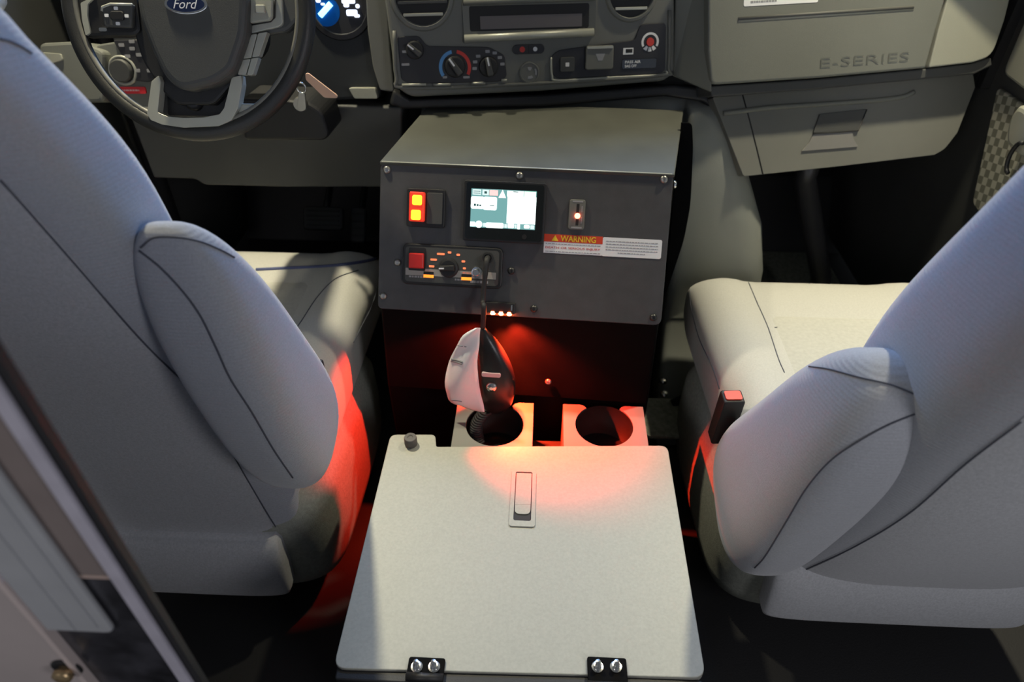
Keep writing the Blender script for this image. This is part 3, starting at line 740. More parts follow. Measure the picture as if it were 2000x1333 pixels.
Rseams = dict(back=[[(1995, 824), (1886, 907), (1780, 1000), (1674, 1066), (1561, 1119)]],
              arm=[[(1580, 716), (1621, 722), (1681, 738), (1740, 752), (1790, 772)], [(1790, 808), (1734, 831), (1674, 864), (1621, 901), (1575, 954), (1535, 1020), (1495, 1086), (1474, 1110)]],
              cush=[[(1347, 562), (1350, 600), (1365, 660), (1390, 715), (1405, 760)], [(1462, 552), (1478, 590), (1500, 640), (1520, 700), (1532, 728)], [(1513, 640), (1560, 637), (1620, 634), (1680, 632)]])
tl, sol, sbl = seat(-1, 'grey fabric left seat behind the steering wheel, its armrest folded up', Lseams, Lbr, Larm, (.345, .335, .85, .70, 1.285, .28, .435))
trt, sor, sbr = seat(1, 'grey fabric right seat facing the glovebox, with a red and black buckle', Rseams, Rbr, Rarm, (.325, .300, .82, .70, 1.215, .28, .435))
# buckles
def buckle(par, x, y, z, lean):
    f = Fr((x, y, z), 4, lean)
    k = M(); k.box(f, -.017, -.075, .017, .03, -.013, .013, .004); build('buckle', k, BLACK, par, 'black belt buckle with red button', bevel=.002)
    g = Fr((x, y, z), 4, lean); h = Fr(f.w(0, .03, 0)); h.U, h.V, h.N = f.U, -f.N, f.V
    k = M(); k.box(h, -.013, -.009, .013, .009, 0, .0025, .003); build('red_release', k, mat('red release button', (.72, .06, .03), .4), par)
b = atz(1431, 772, .46); buckle(trt, b.x, b.y, .46 - .03, -4)
b = atx(641, 722, -.315); buckle(tl, -.345, b.y + .01, b.z - .03, 0)

# ================================================================== DASHBOARD
DC = Fr(aty(1040, 165, 1.30), 9, 13)
DR = Fr(aty(1600, 170, 1.34), 15, 20)
GL = Fr(aty(1650, 320, 1.34), 15, 27)
KN = Fr(aty(560, 300, 1.30), 0, 4)
DL = Fr(aty(660, 120, 1.33), 3, 14)
dash = thing('dashboard', 'dark grey van dashboard with centre controls and a pale right side', 'dashboard', (0, 1.4, .5))
def poly(fr, pts, n=0): return [fr.px(x, y, n) for x, y in pts]
# centre stack
cs = poly(DC, [(752, 0), (765, 100), (772, 168), (800, 190), (1060, 178), (1300, 158), (1318, 140), (1318, 0)])
cs = [(cs[0][0], .30)] + cs[:] + [(cs[-1][0], .30)]
k = M(); k.prism(DC, rpoly(cs, [.01, 0, 0, .01, .02, 0, .02, .01, 0, .01]), -.16, 0); cso = build('centre_stack', k, PLASTM, dash, bevel=.006, seg=3)
# raised border round the lower controls
k = M(); bd = poly(DC, [(770, 60), (774, 150), (800, 172), (1050, 163), (1290, 147), (1306, 130), (1308, 20)], .002)
k.tube([DC.w(u, v, .001) for u, v in crp(bd, 5)], .0035, 8); build('edge_bead', k, PLASTM, cso)
# lower lip and black shadow trim under the stack
lp = poly(DC, [(768, 175), (800, 195), (1060, 186), (1320, 166), (1362, 170), (1386, 184), (1394, 214), (1374, 200), (1300, 189), (1060, 210), (790, 214), (760, 205)], .0)
k = M(); k.prism(DC, lp, -.10, -.004); build('lower_lip', k, BLACK, dash, bevel=.006, seg=3)
# filler between centre and right dash
a0 = DC.w(*DC.px(1316, 150), -.01); a1 = DC.w(*DC.px(1316, 0), -.01); b0 = DR.w(*DR.px(1392, 182), -.004); b1 = DR.w(*DR.px(1392, 0), -.004)
up_ = lambda p, f, dv: p + f.V * dv
k = M(); k.loft([[a0, b0, b0 + V((0, .09, 0)), a0 + V((0, .09, 0))], [a1 + DC.V * .13, b1 + DR.V * .13, b1 + DR.V * .13 + V((0, .09, 0)), a1 + DC.V * .13 + V((0, .09, 0))]], smooth=False)
build('filler_panel', k, PLASTL, dash, bevel=.003)
# left and right strip beside cluster
st = poly(DL, [(715, 0), (718, 60), (728, 130), (742, 176), (770, 180), (762, 100), (756, 0)], .03)
st = [(st[0][0], .235)] + st + [(st[-1][0], .235)]
k = M(); k.prism(DL, rpoly(st, .004), -.05, .03); build('side_strip', k, PLASTM, dash, bevel=.006, seg=3)
k = M(); k.box(HOR, -1.0, 1.45, 1.0, 2.12, 1.0, 1.04, .03); build('dash_top', k, PLAST, dash, bevel=.01)
k = M(); k.loft([[DC.w(-.27, .26, -.15), DC.w(.27, .26, -.15), DC.w(.27, .26, 0), DC.w(-.27, .26, 0)], [DC.w(-.27, .275, -.15), DC.w(.27, .275, -.15), DC.w(.27, .28, -.01), DC.w(-.27, .28, -.01)]], smooth=False); build('dash_brow', k, PLAST, dash)
# climate control panel
cpn = poly(DC, [(776, 72), (818, 70), (834, 90), (955, 92), (985, 108), (990, 150), (975, 160), (800, 164), (784, 156)], .003)
k = M(); k.prism(DC, rpoly(cpn, .006), 0, .003); clm = build('climate_panel', k, PANEL, dash, bevel=.001)
k = M()
for x0, x1, y in ((785, 832, 166), (846, 880, 165.5), (921, 948, 163), (979, 990, 157)):
    a = DC.px(x0, y, .004); b = DC.px(x1, y - (x1 - x0) * .02, .004); k.tube([DC.w(*a, .004), DC.w(*b, .004)], .0024, 8)
pieces('bright_lip', k, SATIN, clm)
def arcband(m, fr, u, v, r0, r1, a0, a1, n0, n1, seg=14):
    p = [(u + r1 * math.cos(R(a0 + (a1 - a0) * i / seg)), v + r1 * math.sin(R(a0 + (a1 - a0) * i / seg))) for i in range(seg + 1)]
    p += [(u + r0 * math.cos(R(a1 - (a1 - a0) * i / seg)), v + r0 * math.sin(R(a1 - (a1 - a0) * i / seg))) for i in range(seg + 1)]
    m.prism(fr, p, n0, n1)
def knob(x, y, r, ang, par, ptr=WINK):
    u, v = DC.px(x, y, .012)
    k = M(); k.lathe(DC, u, v, [(0, .003), (r, .003), (r * .93, .009), (r * .8, .010), (0, .010)], 24); build('control_knob', k, BLACK, par)
    ca, sa = math.cos(R(ang)), math.sin(R(ang)); rot = lambda a, b: (u + ca * a - sa * b, v + sa * a + ca * b)
    k = M(); k.prism(DC, rpoly([rot(-r * .85, -r * .3), rot(r * .95, -r * .22), rot(r * .95, r * .22), rot(-r * .85, r * .3)], .003), .010, .022); build('knob_grip', k, PLAST, par, bevel=.002)
    k = M(); k.prism(DC, [rot(r * .15, -r * .08), rot(r * .95, -r * .08), rot(r * .95, r * .08), rot(r * .15, r * .08)], .022, .0224); build('knob_pointer', k, ptr, par)
    return u, v
knob(810, 98, .016, 140, clm)
u, v = knob(889, 131, .019, 125, clm)
k = M(); arcband(k, DC, u, v - .001, .0235, .0295, 100, 212, .003, .0036); build('cold_arc', k, BLUEP, clm, 'blue cold scale')
k = M(); arcband(k, DC, u, v - .001, .0235, .0295, -30, 80, .003, .0036); build('hot_arc', k, REDINK, clm, 'red hot scale')
u, v = knob(955, 131, .018, 100, clm)
k = M()
for a in (35, 8, 62, 135, 160, 185, 92):
    r_ = .026; uu, v2 = u + r_ * math.cos(R(a)), v + r_ * math.sin(R(a)); k.box(DC, uu - .004, v2 - .0025, uu + .004, v2 + .0025, .003, .0034, .001)
for x, y, wd in ((791, 101, .010), (792, 126, .014), (814, 82, .006), (869, 151, .008), (911, 151, .012)):
    uu, v2 = DC.px(x, y, .003); k.box(DC, uu - wd / 2, v2 - .002, uu + wd / 2, v2 + .002, .003, .0034, .0008)
build('legend_print', k, INK, clm, kind='stuff')
# hazard button pair
q = DC.quad([(1001, 88), (1063, 86), (1063, 104), (1001, 107)], .002)
k = M(); k.box(DC, q[0], q[1], q[2], q[3], 0, .003, .008); hz = build('button_pair', k, PANEL, dash, bevel=.001)
k = M(); k.cyl(DC, q[0] + .018, (q[1] + q[3]) / 2, .005, .003, .0036, 14); build('red_dot', k, REDINK, hz)
k = M(); k.cyl(DC, q[2] - .017, (q[1] + q[3]) / 2, .004, .003, .0036, 12); build('white_dot', k, WINK, hz)
k = M(); k.box(DC, (q[0] + q[2]) / 2 - .0006, q[1], (q[0] + q[2]) / 2 + .0006, q[3], .003, .0034); build('divider', k, WELL, hz)
# round power outlet cap
u, v = DC.px(1034, 142, .002); k = M(); k.lathe(DC, u, v, [(0, 0), (.019, 0), (.019, .003), (.0165, .0036), (.016, .002), (0, .002)], 26); po = build('outlet_cap', k, PLASTM, dash)
k = M(); arcband(k, DC, u, v, .011, .014, -20, 30, .002, .0026); arcband(k, DC, u, v, .004, .010, 60, 110, .002, .0026); arcband(k, DC, u, v, .006, .011, 250, 310, .002, .0026); build('cap_print', k, INK, po, kind='stuff')
# right hand switch panel
sp = poly(DC, [(1078, 108), (1092, 98), (1240, 78), (1250, 50), (1262, 46), (1298, 45), (1301, 52), (1299, 138), (1290, 144), (1090, 154), (1079, 146)], .003)
k = M(); k.prism(DC, rpoly(sp, .006), 0, .003); spn = build('switch_panel', k, PANEL, dash, bevel=.001)
k = M(); k.tube([DC.w(*DC.px(x, y, .002), .002) for x, y in crp([(1076, 112), (1078, 148), (1090, 157), (1180, 152), (1292, 146), (1302, 138)], 6)], .0022, 8); pieces('bright_lip', k, SATIN, spn)
q = DC.quad([(1094, 112), (1122, 111), (1122, 140), (1094, 141)], .006); k = M(); k.box(DC, q[0], q[1], q[2], q[3], .003, .007, .003); build('square_button', k, PLAST, spn, bevel=.001)
k = M(); uu, v2 = (q[0] + q[2]) / 2, (q[1] + q[3]) / 2; k.box(DC, uu - .0035, v2 - .0035, uu + .0035, v2 + .0035, .007, .0074, .001); build('button_mark', k, WINK, spn)
q = DC.quad([(1143, 90), (1198, 88), (1198, 134), (1145, 138)], .008); k = M(); k.box(DC, q[0], q[1], q[2], q[3], .003, .010, .004); build('socket_cover', k, PLASTM, spn, bevel=.002)
k = M(); k.box(DC, q[0] + .002, q[3] - .005, q[2] - .002, q[3] - .001, .010, .0125, .001); build('cover_lip', k, SATIN, spn)
uu, v2 = (q[0] + q[2]) / 2 + .001, (q[1] + q[3]) / 2 + .001
k = M(); k.prism(DC, [(uu - .009, v2 + .006), (uu + .009, v2 + .006), (uu + .004, v2 - .006), (uu - .004, v2 - .006)], .010, .0103)
k.box(DC, uu - .006, v2 + .0005, uu + .006, v2 + .002, .0103, .0105); build('cover_mark', k, INK, spn, kind='stuff')
u, v = DC.px(1270, 82, .004)
k = M(); arcband(k, DC, u, v, .0125, .0165, -30, 210, .003, .0036, 22)
for a in (235, 270, 305): arcband(k, DC, u, v, .009, .0165, a - 13, a + 13, .003, .0036, 6)
build('airbag_dial', k, WINK, spn, 'white ring of an airbag key switch', kind='stuff')
k = M(); k.lathe(DC, u, v + .0, [(0, .003), (.0075, .003), (.007, .006), (0, .006)], 18); build('red_centre', k, REDINK, spn)
q = DC.quad([(1217, 94), (1237, 93), (1237, 106), (1217, 107)], .003); k = M(); k.box(DC, q[0], q[1], q[2], q[3], .003, .0035); build('port_frame', k, WINK, spn)
k = M(); k.box(DC, q[0] + .005, q[1] + .003, q[2] - .002, q[3] - .002, .0035, .0038); build('port_hole', k, WELL, spn)
q = DC.quad([(1214, 116), (1282, 113), (1282, 132), (1214, 136)], .003); k = M(); k.box(DC, q[0], q[1], q[2], q[3], .003, .0045, .004); build('status_lamp', k, GLASSK, spn, bevel=.0006)
k = M(); um = q[0] + .025; vm = (q[1] + q[3]) / 2
k.text(DC, um - .004, vm + .0035, .0046, 'PASS AIR', .0048, .030, bold=.015); k.text(DC, um - .008, vm - .0035, .0046, 'BAG OFF', .0048, .022, bold=.015); build('status_words', k, WINK, spn, kind='stuff')
# radio bay
rb = poly(DC, [(900, 0), (903, 80), (1162, 64), (1164, 0)], .0)
q = DC.quad([(916, 14), (1150, 4), (1150, 54), (918, 62)], 0)
k = M(); q2 = DC.quad([(903, 0), (1165, -10), (1162, 66), (905, 80)], 0)
fo = rrect(q2[0], q2[1], q2[2], q2[3] + .012, .008, 3); fi = rrect(q[0], q[1], q[2], q[3], .004, 3); n = len(fo)
vv = [DC.w(a, b, .004) for a, b in fo] + [DC.w(a, b, .001) for a, b in fi] + [DC.w(a, b, 0) for a, b in fo] + [DC.w(a, b, .0003) for a, b in fi]
fs = []
for i in range(n):
    j = (i + 1) % n; fs += [[i, j, n + j, n + i], [2 * n + i, 2 * n + j, j, i], [n + i, n + j, 3 * n + j, 3 * n + i]]
k.add(vv, fs); rbo = build('radio_bay', k, PLASTM, dash, bevel=.001)
k = M(); k.box(DC, q[0], q[1], q[2], q[3], .0002, .0006); build('bay_opening', k, WELL, rbo)
q3 = DC.quad([(938, 32), (1137, 26), (1136, 50), (938, 59)], .001); k = M(); k.box(DC, q3[0], q3[1], q3[2], q3[3], .0006, .0020); build('blank_plate', k, mat('pinkish grey plate', (.13, .115, .115), .5), rbo)
k = M(); a = DC.px(907, 76, .006); b = DC.px(1160, 63, .006); k.tube([DC.w(*a, .004), DC.w(*b, .004)], .007, 10); build('bottom_lip', k, SATIN, rbo)
k = M(); a = DC.px(905, 5, .006); b = DC.px(1162, -4, .006); k.tube([DC.w(*a, .004), DC.w(*b, .004)], .005, 10); build('top_lip', k, PLASTM, rbo)
# round air vents
for x, y, r_ in ((824, -8, .047), (1233, -14, .040)):
    u, v = DC.px(x, y, 0)
    k = M(); k.lathe(DC, u, v, [(r_ * 1.22, 0), (r_ * 1.16, .006), (r_ * 1.05, .007), (r_, .001), (r_ * .98, -.0)], 34); vt = build('air_vent', k, PLASTM, dash)
    k = M(); k.cyl(DC, u, v, r_, -.001, .0006, 30); build('vent_throat', k, WELL, vt)
    for d_ in (-.62, -.2, .22, .64):
        hw = math.sqrt(max(r_ * r_ - (d_ * r_) ** 2, 0)) * .95
        k = M(); k.box(DC, u - hw, v + d_ * r_ - .003, u + hw, v + d_ * r_ + .002, .0006, .006); build('vent_slat', k, PLAST if d_ > -.5 else SATIN, vt, bevel=.001)

# --- right dash: upper bin
ub = poly(DR, [(1384, 0), (1384, 100), (1390, 166), (1600, 152), (1808, 133), (1828, 60), (1846, 0)])
ub = [(ub[0][0], .26)] + ub + [(ub[-1][0] + .05, .26)]
k = M(); k.prism(DR, rpoly(ub, [0, 0, 0, .012, 0, .004, 0, 0, 0]), -.12, 0); ubo = build('upper_bin_door', k, PLASTL, dash, 'pale grey upper bin door', bevel=.004, seg=3)
en = poly(DR, [(1815, 132), (1900, 122), (1938, 110), (1962, 40), (1972, 0), (1850, 0), (1833, 60)])
en = en[:5] + [(en[4][0] + .03, .26), (en[5][0] + .06, .26)] + en[5:]
k = M(); k.prism(DR, rpoly(en, [.004, 0, .03, 0, 0, 0, 0, 0, 0]), -.12, .0); build('end_panel', k, PALE, dash, 'pale end panel', bevel=.005, seg=3)
k = M(); g0 = DR.px(1442, 37); g1 = DR.px(1784, 14)
k.tube([DR.w(*g0, -.0005), DR.w(*g1, -.0005)], .0032, 8); build('groove', k, mat('groove shade plastic', (.10, .10, .09), .6), ubo)
k = M(); g0 = DR.px(1442, 41); g1 = DR.px(1784, 18); k.tube([DR.w(*g0, -.0012), DR.w(*g1, -.0012)], .0026, 8); build('groove_lit_edge', k, PALE, ubo)  # dark and pale tubes paint the groove's shade and lit lower edge
q = DR.quad([(1603, 112), (1776, 102), (1774, 121), (1602, 132)])
k = M(); f2 = Fr(DR.w((q[0] + q[2]) / 2, (q[1] + q[3]) / 2, 0), 15, 20)
k.text(f2, 0, 0, .0003, 'E-SERIES', .0165, (q[2] - q[0]), bold=-.012, depth=.0006); ew = build('embossed_word', k, mat('embossed letter plastic', (.12, .125, .11), .5), ubo, 'embossed lettering', kind='stuff')
k = M(); k.text(f2, .0006, -.0014, .0002, 'E-SERIES', .0165, (q[2] - q[0]), bold=-.012, depth=.0002); build('letter_highlight', k, PALE, ubo, kind='stuff')  # pale shifted copy paints the light on the letters' lower edges
q = DR.quad([(1452, -30), (1600, -40), (1598, 4), (1454, 13)]); k = M(); k.box(DR, q[0], q[1], q[2], q[3], 0, .0006, .003); wlb = build('white_label', k, mat('bright white label', (.9, .9, .9), .5), ubo, 'white label with grey print')
k = M(); microtext(k, DR, q[0] + .013, q[0] + .065, q[1] + .0065, .0035, .0007, 70); microtext(k, DR, q[2] - .035, q[2] - .022, q[1] + .0075, .003, .0007, 71); build('small_print', k, INK, wlb, kind='stuff')
# dark step below the bin
sb_ = poly(DR, [(1388, 168), (1600, 154), (1812, 134), (1900, 124), (1938, 112), (1940, 128), (1905, 145), (1810, 154), (1600, 174), (1392, 190)], -.006)
k = M(); k.prism(DR, sb_, -.12, -.008); build('lower_step', k, PLAST, dash, bevel=.003)
# glovebox
gb = poly(GL, [(1392, 190), (1600, 172), (1810, 153), (1900, 140), (1905, 170), (1870, 260), (1845, 292), (1825, 303), (1640, 325), (1452, 345)], 0)
k = M(); k.prism(GL, rpoly(gb, [.004, 0, 0, .006, 0, 0, .01, 0, 0, .006]), -.14, 0); gbo = build('glovebox', k, PLASTM, dash, bevel=.006, seg=3)
k = M(); k.tube([GL.w(*GL.px(x, y), .001) for x, y in crp([(1412, 222), (1500, 211), (1600, 204), (1700, 197), (1760, 190), (1784, 180)], 5)], .0050, 8); build('ridge', k, PLASTL, gbo)  # ridge highlight put into a paler plastic than the door
k = M(); k.tube([GL.w(*GL.px(x, y), .0002) for x, y in ((1450, 185), (1463, 232), (1478, 290), (1490, 341))], .0013, 6); build('door_gap', k, WELL, gbo)
hd = poly(GL, [(1601, 223), (1693, 213), (1676, 255), (1588, 260)], .003); k = M(); k.prism(GL, rpoly(hd, .003), 0, .004); build('latch_handle', k, PLAST, gbo, bevel=.0015)
k = M(); k.tube([GL.w(*GL.px(x, y, .004), .0042) for x, y in ((1588, 261), (1640, 258), (1676, 255), (1693, 214))], .0012, 6); build('handle_gap', k, WELL, gbo)
hp = poly(GL, [(1588, 262), (1664, 256), (1667, 272), (1676, 287), (1565, 296), (1580, 280)], .002); k = M()
k.prism(GL, rpoly(hp, .003), 0, .003); build('finger_scoop', k, mat('scoop grey plastic', (.19, .185, .175), .5), gbo, 'pale finger scoop', bevel=.0015)

# --- left dash
cl = poly(DL, [(600, 0), (600, 190), (745, 190), (745, 0)], 0); 
k = M(); k.prism(DL, [(-.42, -.10), (cl[2][0], cl[2][1]), (cl[3][0], .28), (-.42, .28)], -.10, 0); build('left_dash', k, DARKB, dash, bevel=.006)
# cluster window
u, v = DL.px(662, 8, .006)
k = M(); k.lathe(DL, u, v, [(0, 0), (.062, 0), (.06, .005), (.052, .006), (.050, .003), (0, .003)], 36); cw = build('cluster_dial', k, PANEL, dash)
k = M(); uu, v2 = DL.px(636, 22, .004); k.lathe(DL, uu, v2, [(0, .003), (.026, .003), (.026, .0034), (0, .0034)], 20); build('blue_face', k, GAUGEG, cw)
a = DL.px(625, 31, .006); b = DL.px(646, 7, .006)
k = M(); k.tube([DL.w(*a, .006), DL.w((a[0] * .5 + b[0] * .5), (a[1] + b[1]) / 2, .006), DL.w(*b, .006)], .0052, 8); build('blue_needle', k, GAUGE, cw)
k = M()
for x, y, a_, b_ in ((680, 2, .017, .006), (676, 10, .007, .005), (698, 12, .005, .005), (687, 25, .014, .0075), (697, 31, .007, .004), (621, 1, .006, .005), (630, 8, .005, .003)):
    uu, v2 = DL.px(x, y, .006); k.box(DL, uu - a_ * .72, v2 - b_ * .72, uu + a_ * .72, v2 + b_ * .72, .003, .0062, .003)
pieces('white_mark', k, GAUGEW, cw)
# bright ledge near the keys
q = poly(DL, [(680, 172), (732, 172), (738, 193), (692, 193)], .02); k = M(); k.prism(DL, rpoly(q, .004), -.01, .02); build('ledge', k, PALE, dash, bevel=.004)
# headlamp panel
HP = DL
hpn = poly(DL, [(186, 88), (250, 78), (275, 76), (315, 150), (312, 205), (268, 215), (240, 190), (200, 150), (186, 110)], .02)
k = M(); k.prism(DL, rpoly(hpn, .01), -.005, .02); lp_ = build('headlamp_panel', k, PLASTL, dash, bevel=.003)
hb = poly(DL, [(219, 78), (268, 77), (310, 140), (308, 152), (290, 161), (262, 158), (236, 105)], .026); k = M(); k.prism(DL, rpoly(hb, .006), .02, .026); build('button_bank', k, PANEL, lp_, bevel=.002)
k = M()
for x, y in ((237, 88), (257, 81), (249, 110), (271, 107), (268, 138), (292, 138), (258, 95)):
    uu, v2 = DL.px(x, y, .027); k.box(DL, uu - .005, v2 - .003, uu + .005, v2 + .003, .026, .0275, .0015)
pieces('small_button', k, INK, lp_)
u, v = DL.px(237, 138, .03); k = M(); k.lathe(DL, u, v, [(.027, .02), (.027, .026), (.0245, .029), (.022, .027), (.0205, .024)], 28); build('knob_ring', k, SATIN, lp_)
k = M(); k.lathe(DL, u, v, [(0, .02), (.0205, .02), (.0205, .034), (.018, .037), (0, .037)], 26); build('headlamp_knob', k, PLAST, lp_)
q = DL.quad([(229, 171), (283, 169), (283, 183), (231, 184)], .026); k = M(); k.box(DL, q[0], q[1], q[2], q[3], .02, .0235, .003); build('red_sticker', k, mat('red sticker', (.72, .02, .03), .5), lp_, 'small red sticker')
k = M(); microtext(k, DL, q[0] + .006, q[2] - .012, (q[1] + q[3]) / 2, .003, .0236, 88); build('sticker_print', k, mat('pale pink print', (.75, .45, .45), .6), lp_, kind='stuff')
# pale dash end at far left
le = Fr(aty(110, 130, 1.28), -10, 20)
q = poly(le, [(75, 84), (150, 80), (200, 100), (200, 200), (120, 200), (78, 130)], 0); k = M(); k.prism(le, rpoly(q, .01), -.08, 0); build('left_end', k, PLASTL, dash, 'pale left end', bevel=.006)
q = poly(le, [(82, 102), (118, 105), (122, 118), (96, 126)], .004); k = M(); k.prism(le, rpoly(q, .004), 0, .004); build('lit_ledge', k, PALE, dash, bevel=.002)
# knee panel
kp = poly(KN, [(240, 190), (500, 200), (640, 205), (785, 210), (785, 300), (775, 366), (560, 366), (400, 362), (380, 350), (300, 348)], 0)
k = M(); k.prism(KN, rpoly(kp, .006), -.10, 0); build('knee_panel', k, PLAST, dash, bevel=.008, seg=3)

# ================================================================== STEERING COLUMN, KEYS, WHEEL
col_ = thing('steering_column', 'black steering column shroud behind the steering wheel', 'steering column', (-.47, 1.2, .8))
WF = Fr((-.53, 1.0708, .950), 0, 25)
sh = poly(KN, [(470, 190), (600, 195), (632, 215), (646, 262), (636, 272), (480, 272)], .09)
k = M(); k.prism(KN, rpoly(sh, .012), .0, .10); build('lower_shroud', k, BLACK, col_, bevel=.008, seg=3)
k = M(); k.cyl(WF, 0, -.005, .045, -.20, -.022, 24); build('shaft_cover', k, BLACK, col_)
uu, v2 = KN.px(585, 205, .11); k = M(); k.lathe(KN, uu, v2, [(0, .10), (.013, .10), (.012, .108), (0, .108)], 18); build('ignition_barrel', k, STEEL, col_)
KF = Fr(KN.w(*KN.px(588, 175, .125), .125))
ky = thing('key_set', 'keys with a peach tag hanging from the ignition', 'keys', tuple(KF.P))
q = poly(KF, [(597, 143), (603, 142), (660, 186), (659, 191), (634, 190), (598, 155)], .0); k = M(); k.prism(KF, rpoly(q, .003), 0, .003); build('key_tag', k, PEACH, ky, 'peach coloured tag', bevel=.0006)
q = poly(KF, [(582, 182), (594, 182), (597, 215), (590, 218), (579, 213)], .006); k = M(); k.prism(KF, rpoly(q, .003), -.002, .003); build('key', k, STEEL, ky, bevel=.0006)
uu, v2 = KF.px(588, 172, .004); k = M(); k.tube([KF.w(uu + .008 * math.cos(i * math.pi / 8), v2 + .009 * math.sin(i * math.pi / 8), .003) for i in range(16)], .0013, 6, closed=True); build('key_ring', k, CHROME, ky)

sw_ = thing('steering_wheel', 'black steering wheel with grey trim and an oval blue emblem', 'steering wheel', tuple(WF.P))
k = M(); RR = .1772
ringp = [WF.w(RR * math.cos(2 * math.pi * i / 96), RR * math.sin(2 * math.pi * i / 96), .0) for i in range(96)]
k.tube(ringp, .0130, 16, closed=True); build('rim', k, mat('grey black leather rim', (.026, .026, .024), .42, bump=(700, .3)), sw_)
k = M(); k.tube([WF.w((RR - .0108) * math.cos(2 * math.pi * i / 96), (RR - .0108) * math.sin(2 * math.pi * i / 96), .0062) for i in range(96)], .0042, 8, closed=True)
build('rim_highlight', k, mat('grey rim highlight', (.17, .165, .14), .45), sw_)  # paler ring paints the light along the rim's inner edge
# centre pad
hubp = poly(WF, [(268, 0), (276, 42), (300, 105), (322, 150), (345, 172), (366, 178), (392, 172), (422, 165), (458, 140), (482, 70), (486, 0)], .03)
mir = [(u, .02 + (.02 - v) * .75) for u, v in hubp if v < .02]
top = [(hubp[-1][0] - .004, .05), (hubp[-1][0] - .03, .075), (hubp[0][0] + .03, .075), (hubp[0][0] + .004, .05)]
k = M(); k.prism(WF, rpoly(hubp + top, .012), -.01, .036); pad = build('centre_pad', k, PLAST, sw_, 'dark grey airbag pad', bevel=.012, seg=4)
u, v = WF.px(363, 8, .038)
k = M(); k.prism(WF, [(u + .0315 * math.cos(2 * math.pi * i / 40), v + .0135 * math.sin(2 * math.pi * i / 40)) for i in range(40)], .034, .0385); eb = build('emblem_rim', k, CHROME, pad, bevel=.001)
k = M(); k.prism(WF, [(u + .0272 * math.cos(2 * math.pi * i / 40), v + .0105 * math.sin(2 * math.pi * i / 40)) for i in range(40)], .0385, .0391); build('emblem_field', k, EMBL, pad, 'dark blue emblem oval')
k = M(); k.text(WF, u, v, .0392, 'Ford', .0125, .036, shear=.35, bold=.0); build('emblem_script', k, WHITE, pad, kind='stuff')
# dark carrier behind the pad
k = M(); k.prism(WF, rpoly(poly(WF, [(262, 60), (280, 120), (315, 175), (345, 205), (420, 205), (460, 160), (486, 90), (490, 0), (262, 0)], 0), .01), -.03, .004); build('carrier', k, BLACK, sw_, bevel=.004)
# spokes
for sgn, pts in ((-1, [(150, -15), (265, -25), (275, 62), (262, 70), (160, 72), (152, 40)]), (1, [(480, -25), (590, -15), (590, 30), (560, 62), (486, 70)])):
    k = M(); k.prism(WF, rpoly(poly(WF, pts, .008), .008), -.012, .008); build('spoke', k, BLACK if sgn < 0 else PLAST, sw_, bevel=.005)
# left pod
k = M(); k.prism(WF, rpoly(poly(WF, [(197, 10), (214, 6), (259, 7), (257, 54), (202, 52)], .016), .004), .006, .016); lpod = build('left_button_pad', k, PLAST, sw_, bevel=.003)
k = M(); k.tube([WF.w(*WF.px(x, y, .016), .016) for x, y in ((199, 22), (200, 14), (216, 8), (258, 9))], .002, 8); build('pad_edge', k, SATIN, lpod)
k = M(); k.box(WF, *WF.quad([(215, 22), (242, 21), (243, 40), (216, 40)], .018), .016, .020, .004); build('ok_button', k, BLACK, lpod, bevel=.0015)
k = M()
for x, y in ((226, 16), (247, 31), (208, 30), (230, 46)):
    uu, v2 = WF.px(x, y, .017); k.box(WF, uu - .003, v2 - .0022, uu + .003, v2 + .0022, .016, .0172, .001)
pieces('button_mark', k, WINK, lpod)
uu, v2 = WF.px(202, 58, .01); k = M(); k.box(WF, uu - .006, v2 - .0025, uu + .006, v2 + .0025, .008, .0115, .002); build('chrome_fleck', k, CHROME, lpod)
k = M(); k.prism(WF, rpoly(poly(WF, [(158, 6), (170, 0), (188, -6), (172, 8), (171, 30), (177, 64), (168, 70), (161, 40)], .01), .002), .004, .011); build('trim_strip', k, SATIN, sw_, bevel=.002)
# right pod
k = M(); k.prism(WF, rpoly(poly(WF, [(486, -10), (550, -12), (552, 46), (545, 52), (487, 66)], .014), .005), .004, .013); rpod = build('right_trim', k, SATIN, sw_, bevel=.003)
k = M(); k.prism(WF, rpoly(poly(WF, [(486, -8), (533, -8), (532, 34), (527, 40), (488, 46)], .02), .004), .013, .021); build('right_button_pad', k, PALE, rpod, bevel=.002)
k = M(); k.box(WF, *WF.quad([(499, 10), (519, 9), (518, 25), (501, 27)], .022), .021, .025, .002); build('square_button', k, SATIN, rpod, bevel=.0015)
k = M(); k.tube([WF.w(*WF.px(x, y, .014), .0145) for x, y in ((488, 48), (528, 41), (535, 34), (536, -5))], .0022, 6); build('pad_gap', k, WELL, rpod)
# four slanted buttons
for pts in ([(491, 67), (502, 66), (490, 113), (473, 115)], [(504, 65), (522, 62), (506, 110), (492, 112)], [(472, 117), (489, 115), (480, 146), (464, 146)], [(491, 114), (505, 112), (494, 146), (482, 147)]):
    k = M(); k.prism(WF, rpoly(poly(WF, pts, .016), .002), .004, .016); build('slanted_button', k, SATIN, sw_, bevel=.002)
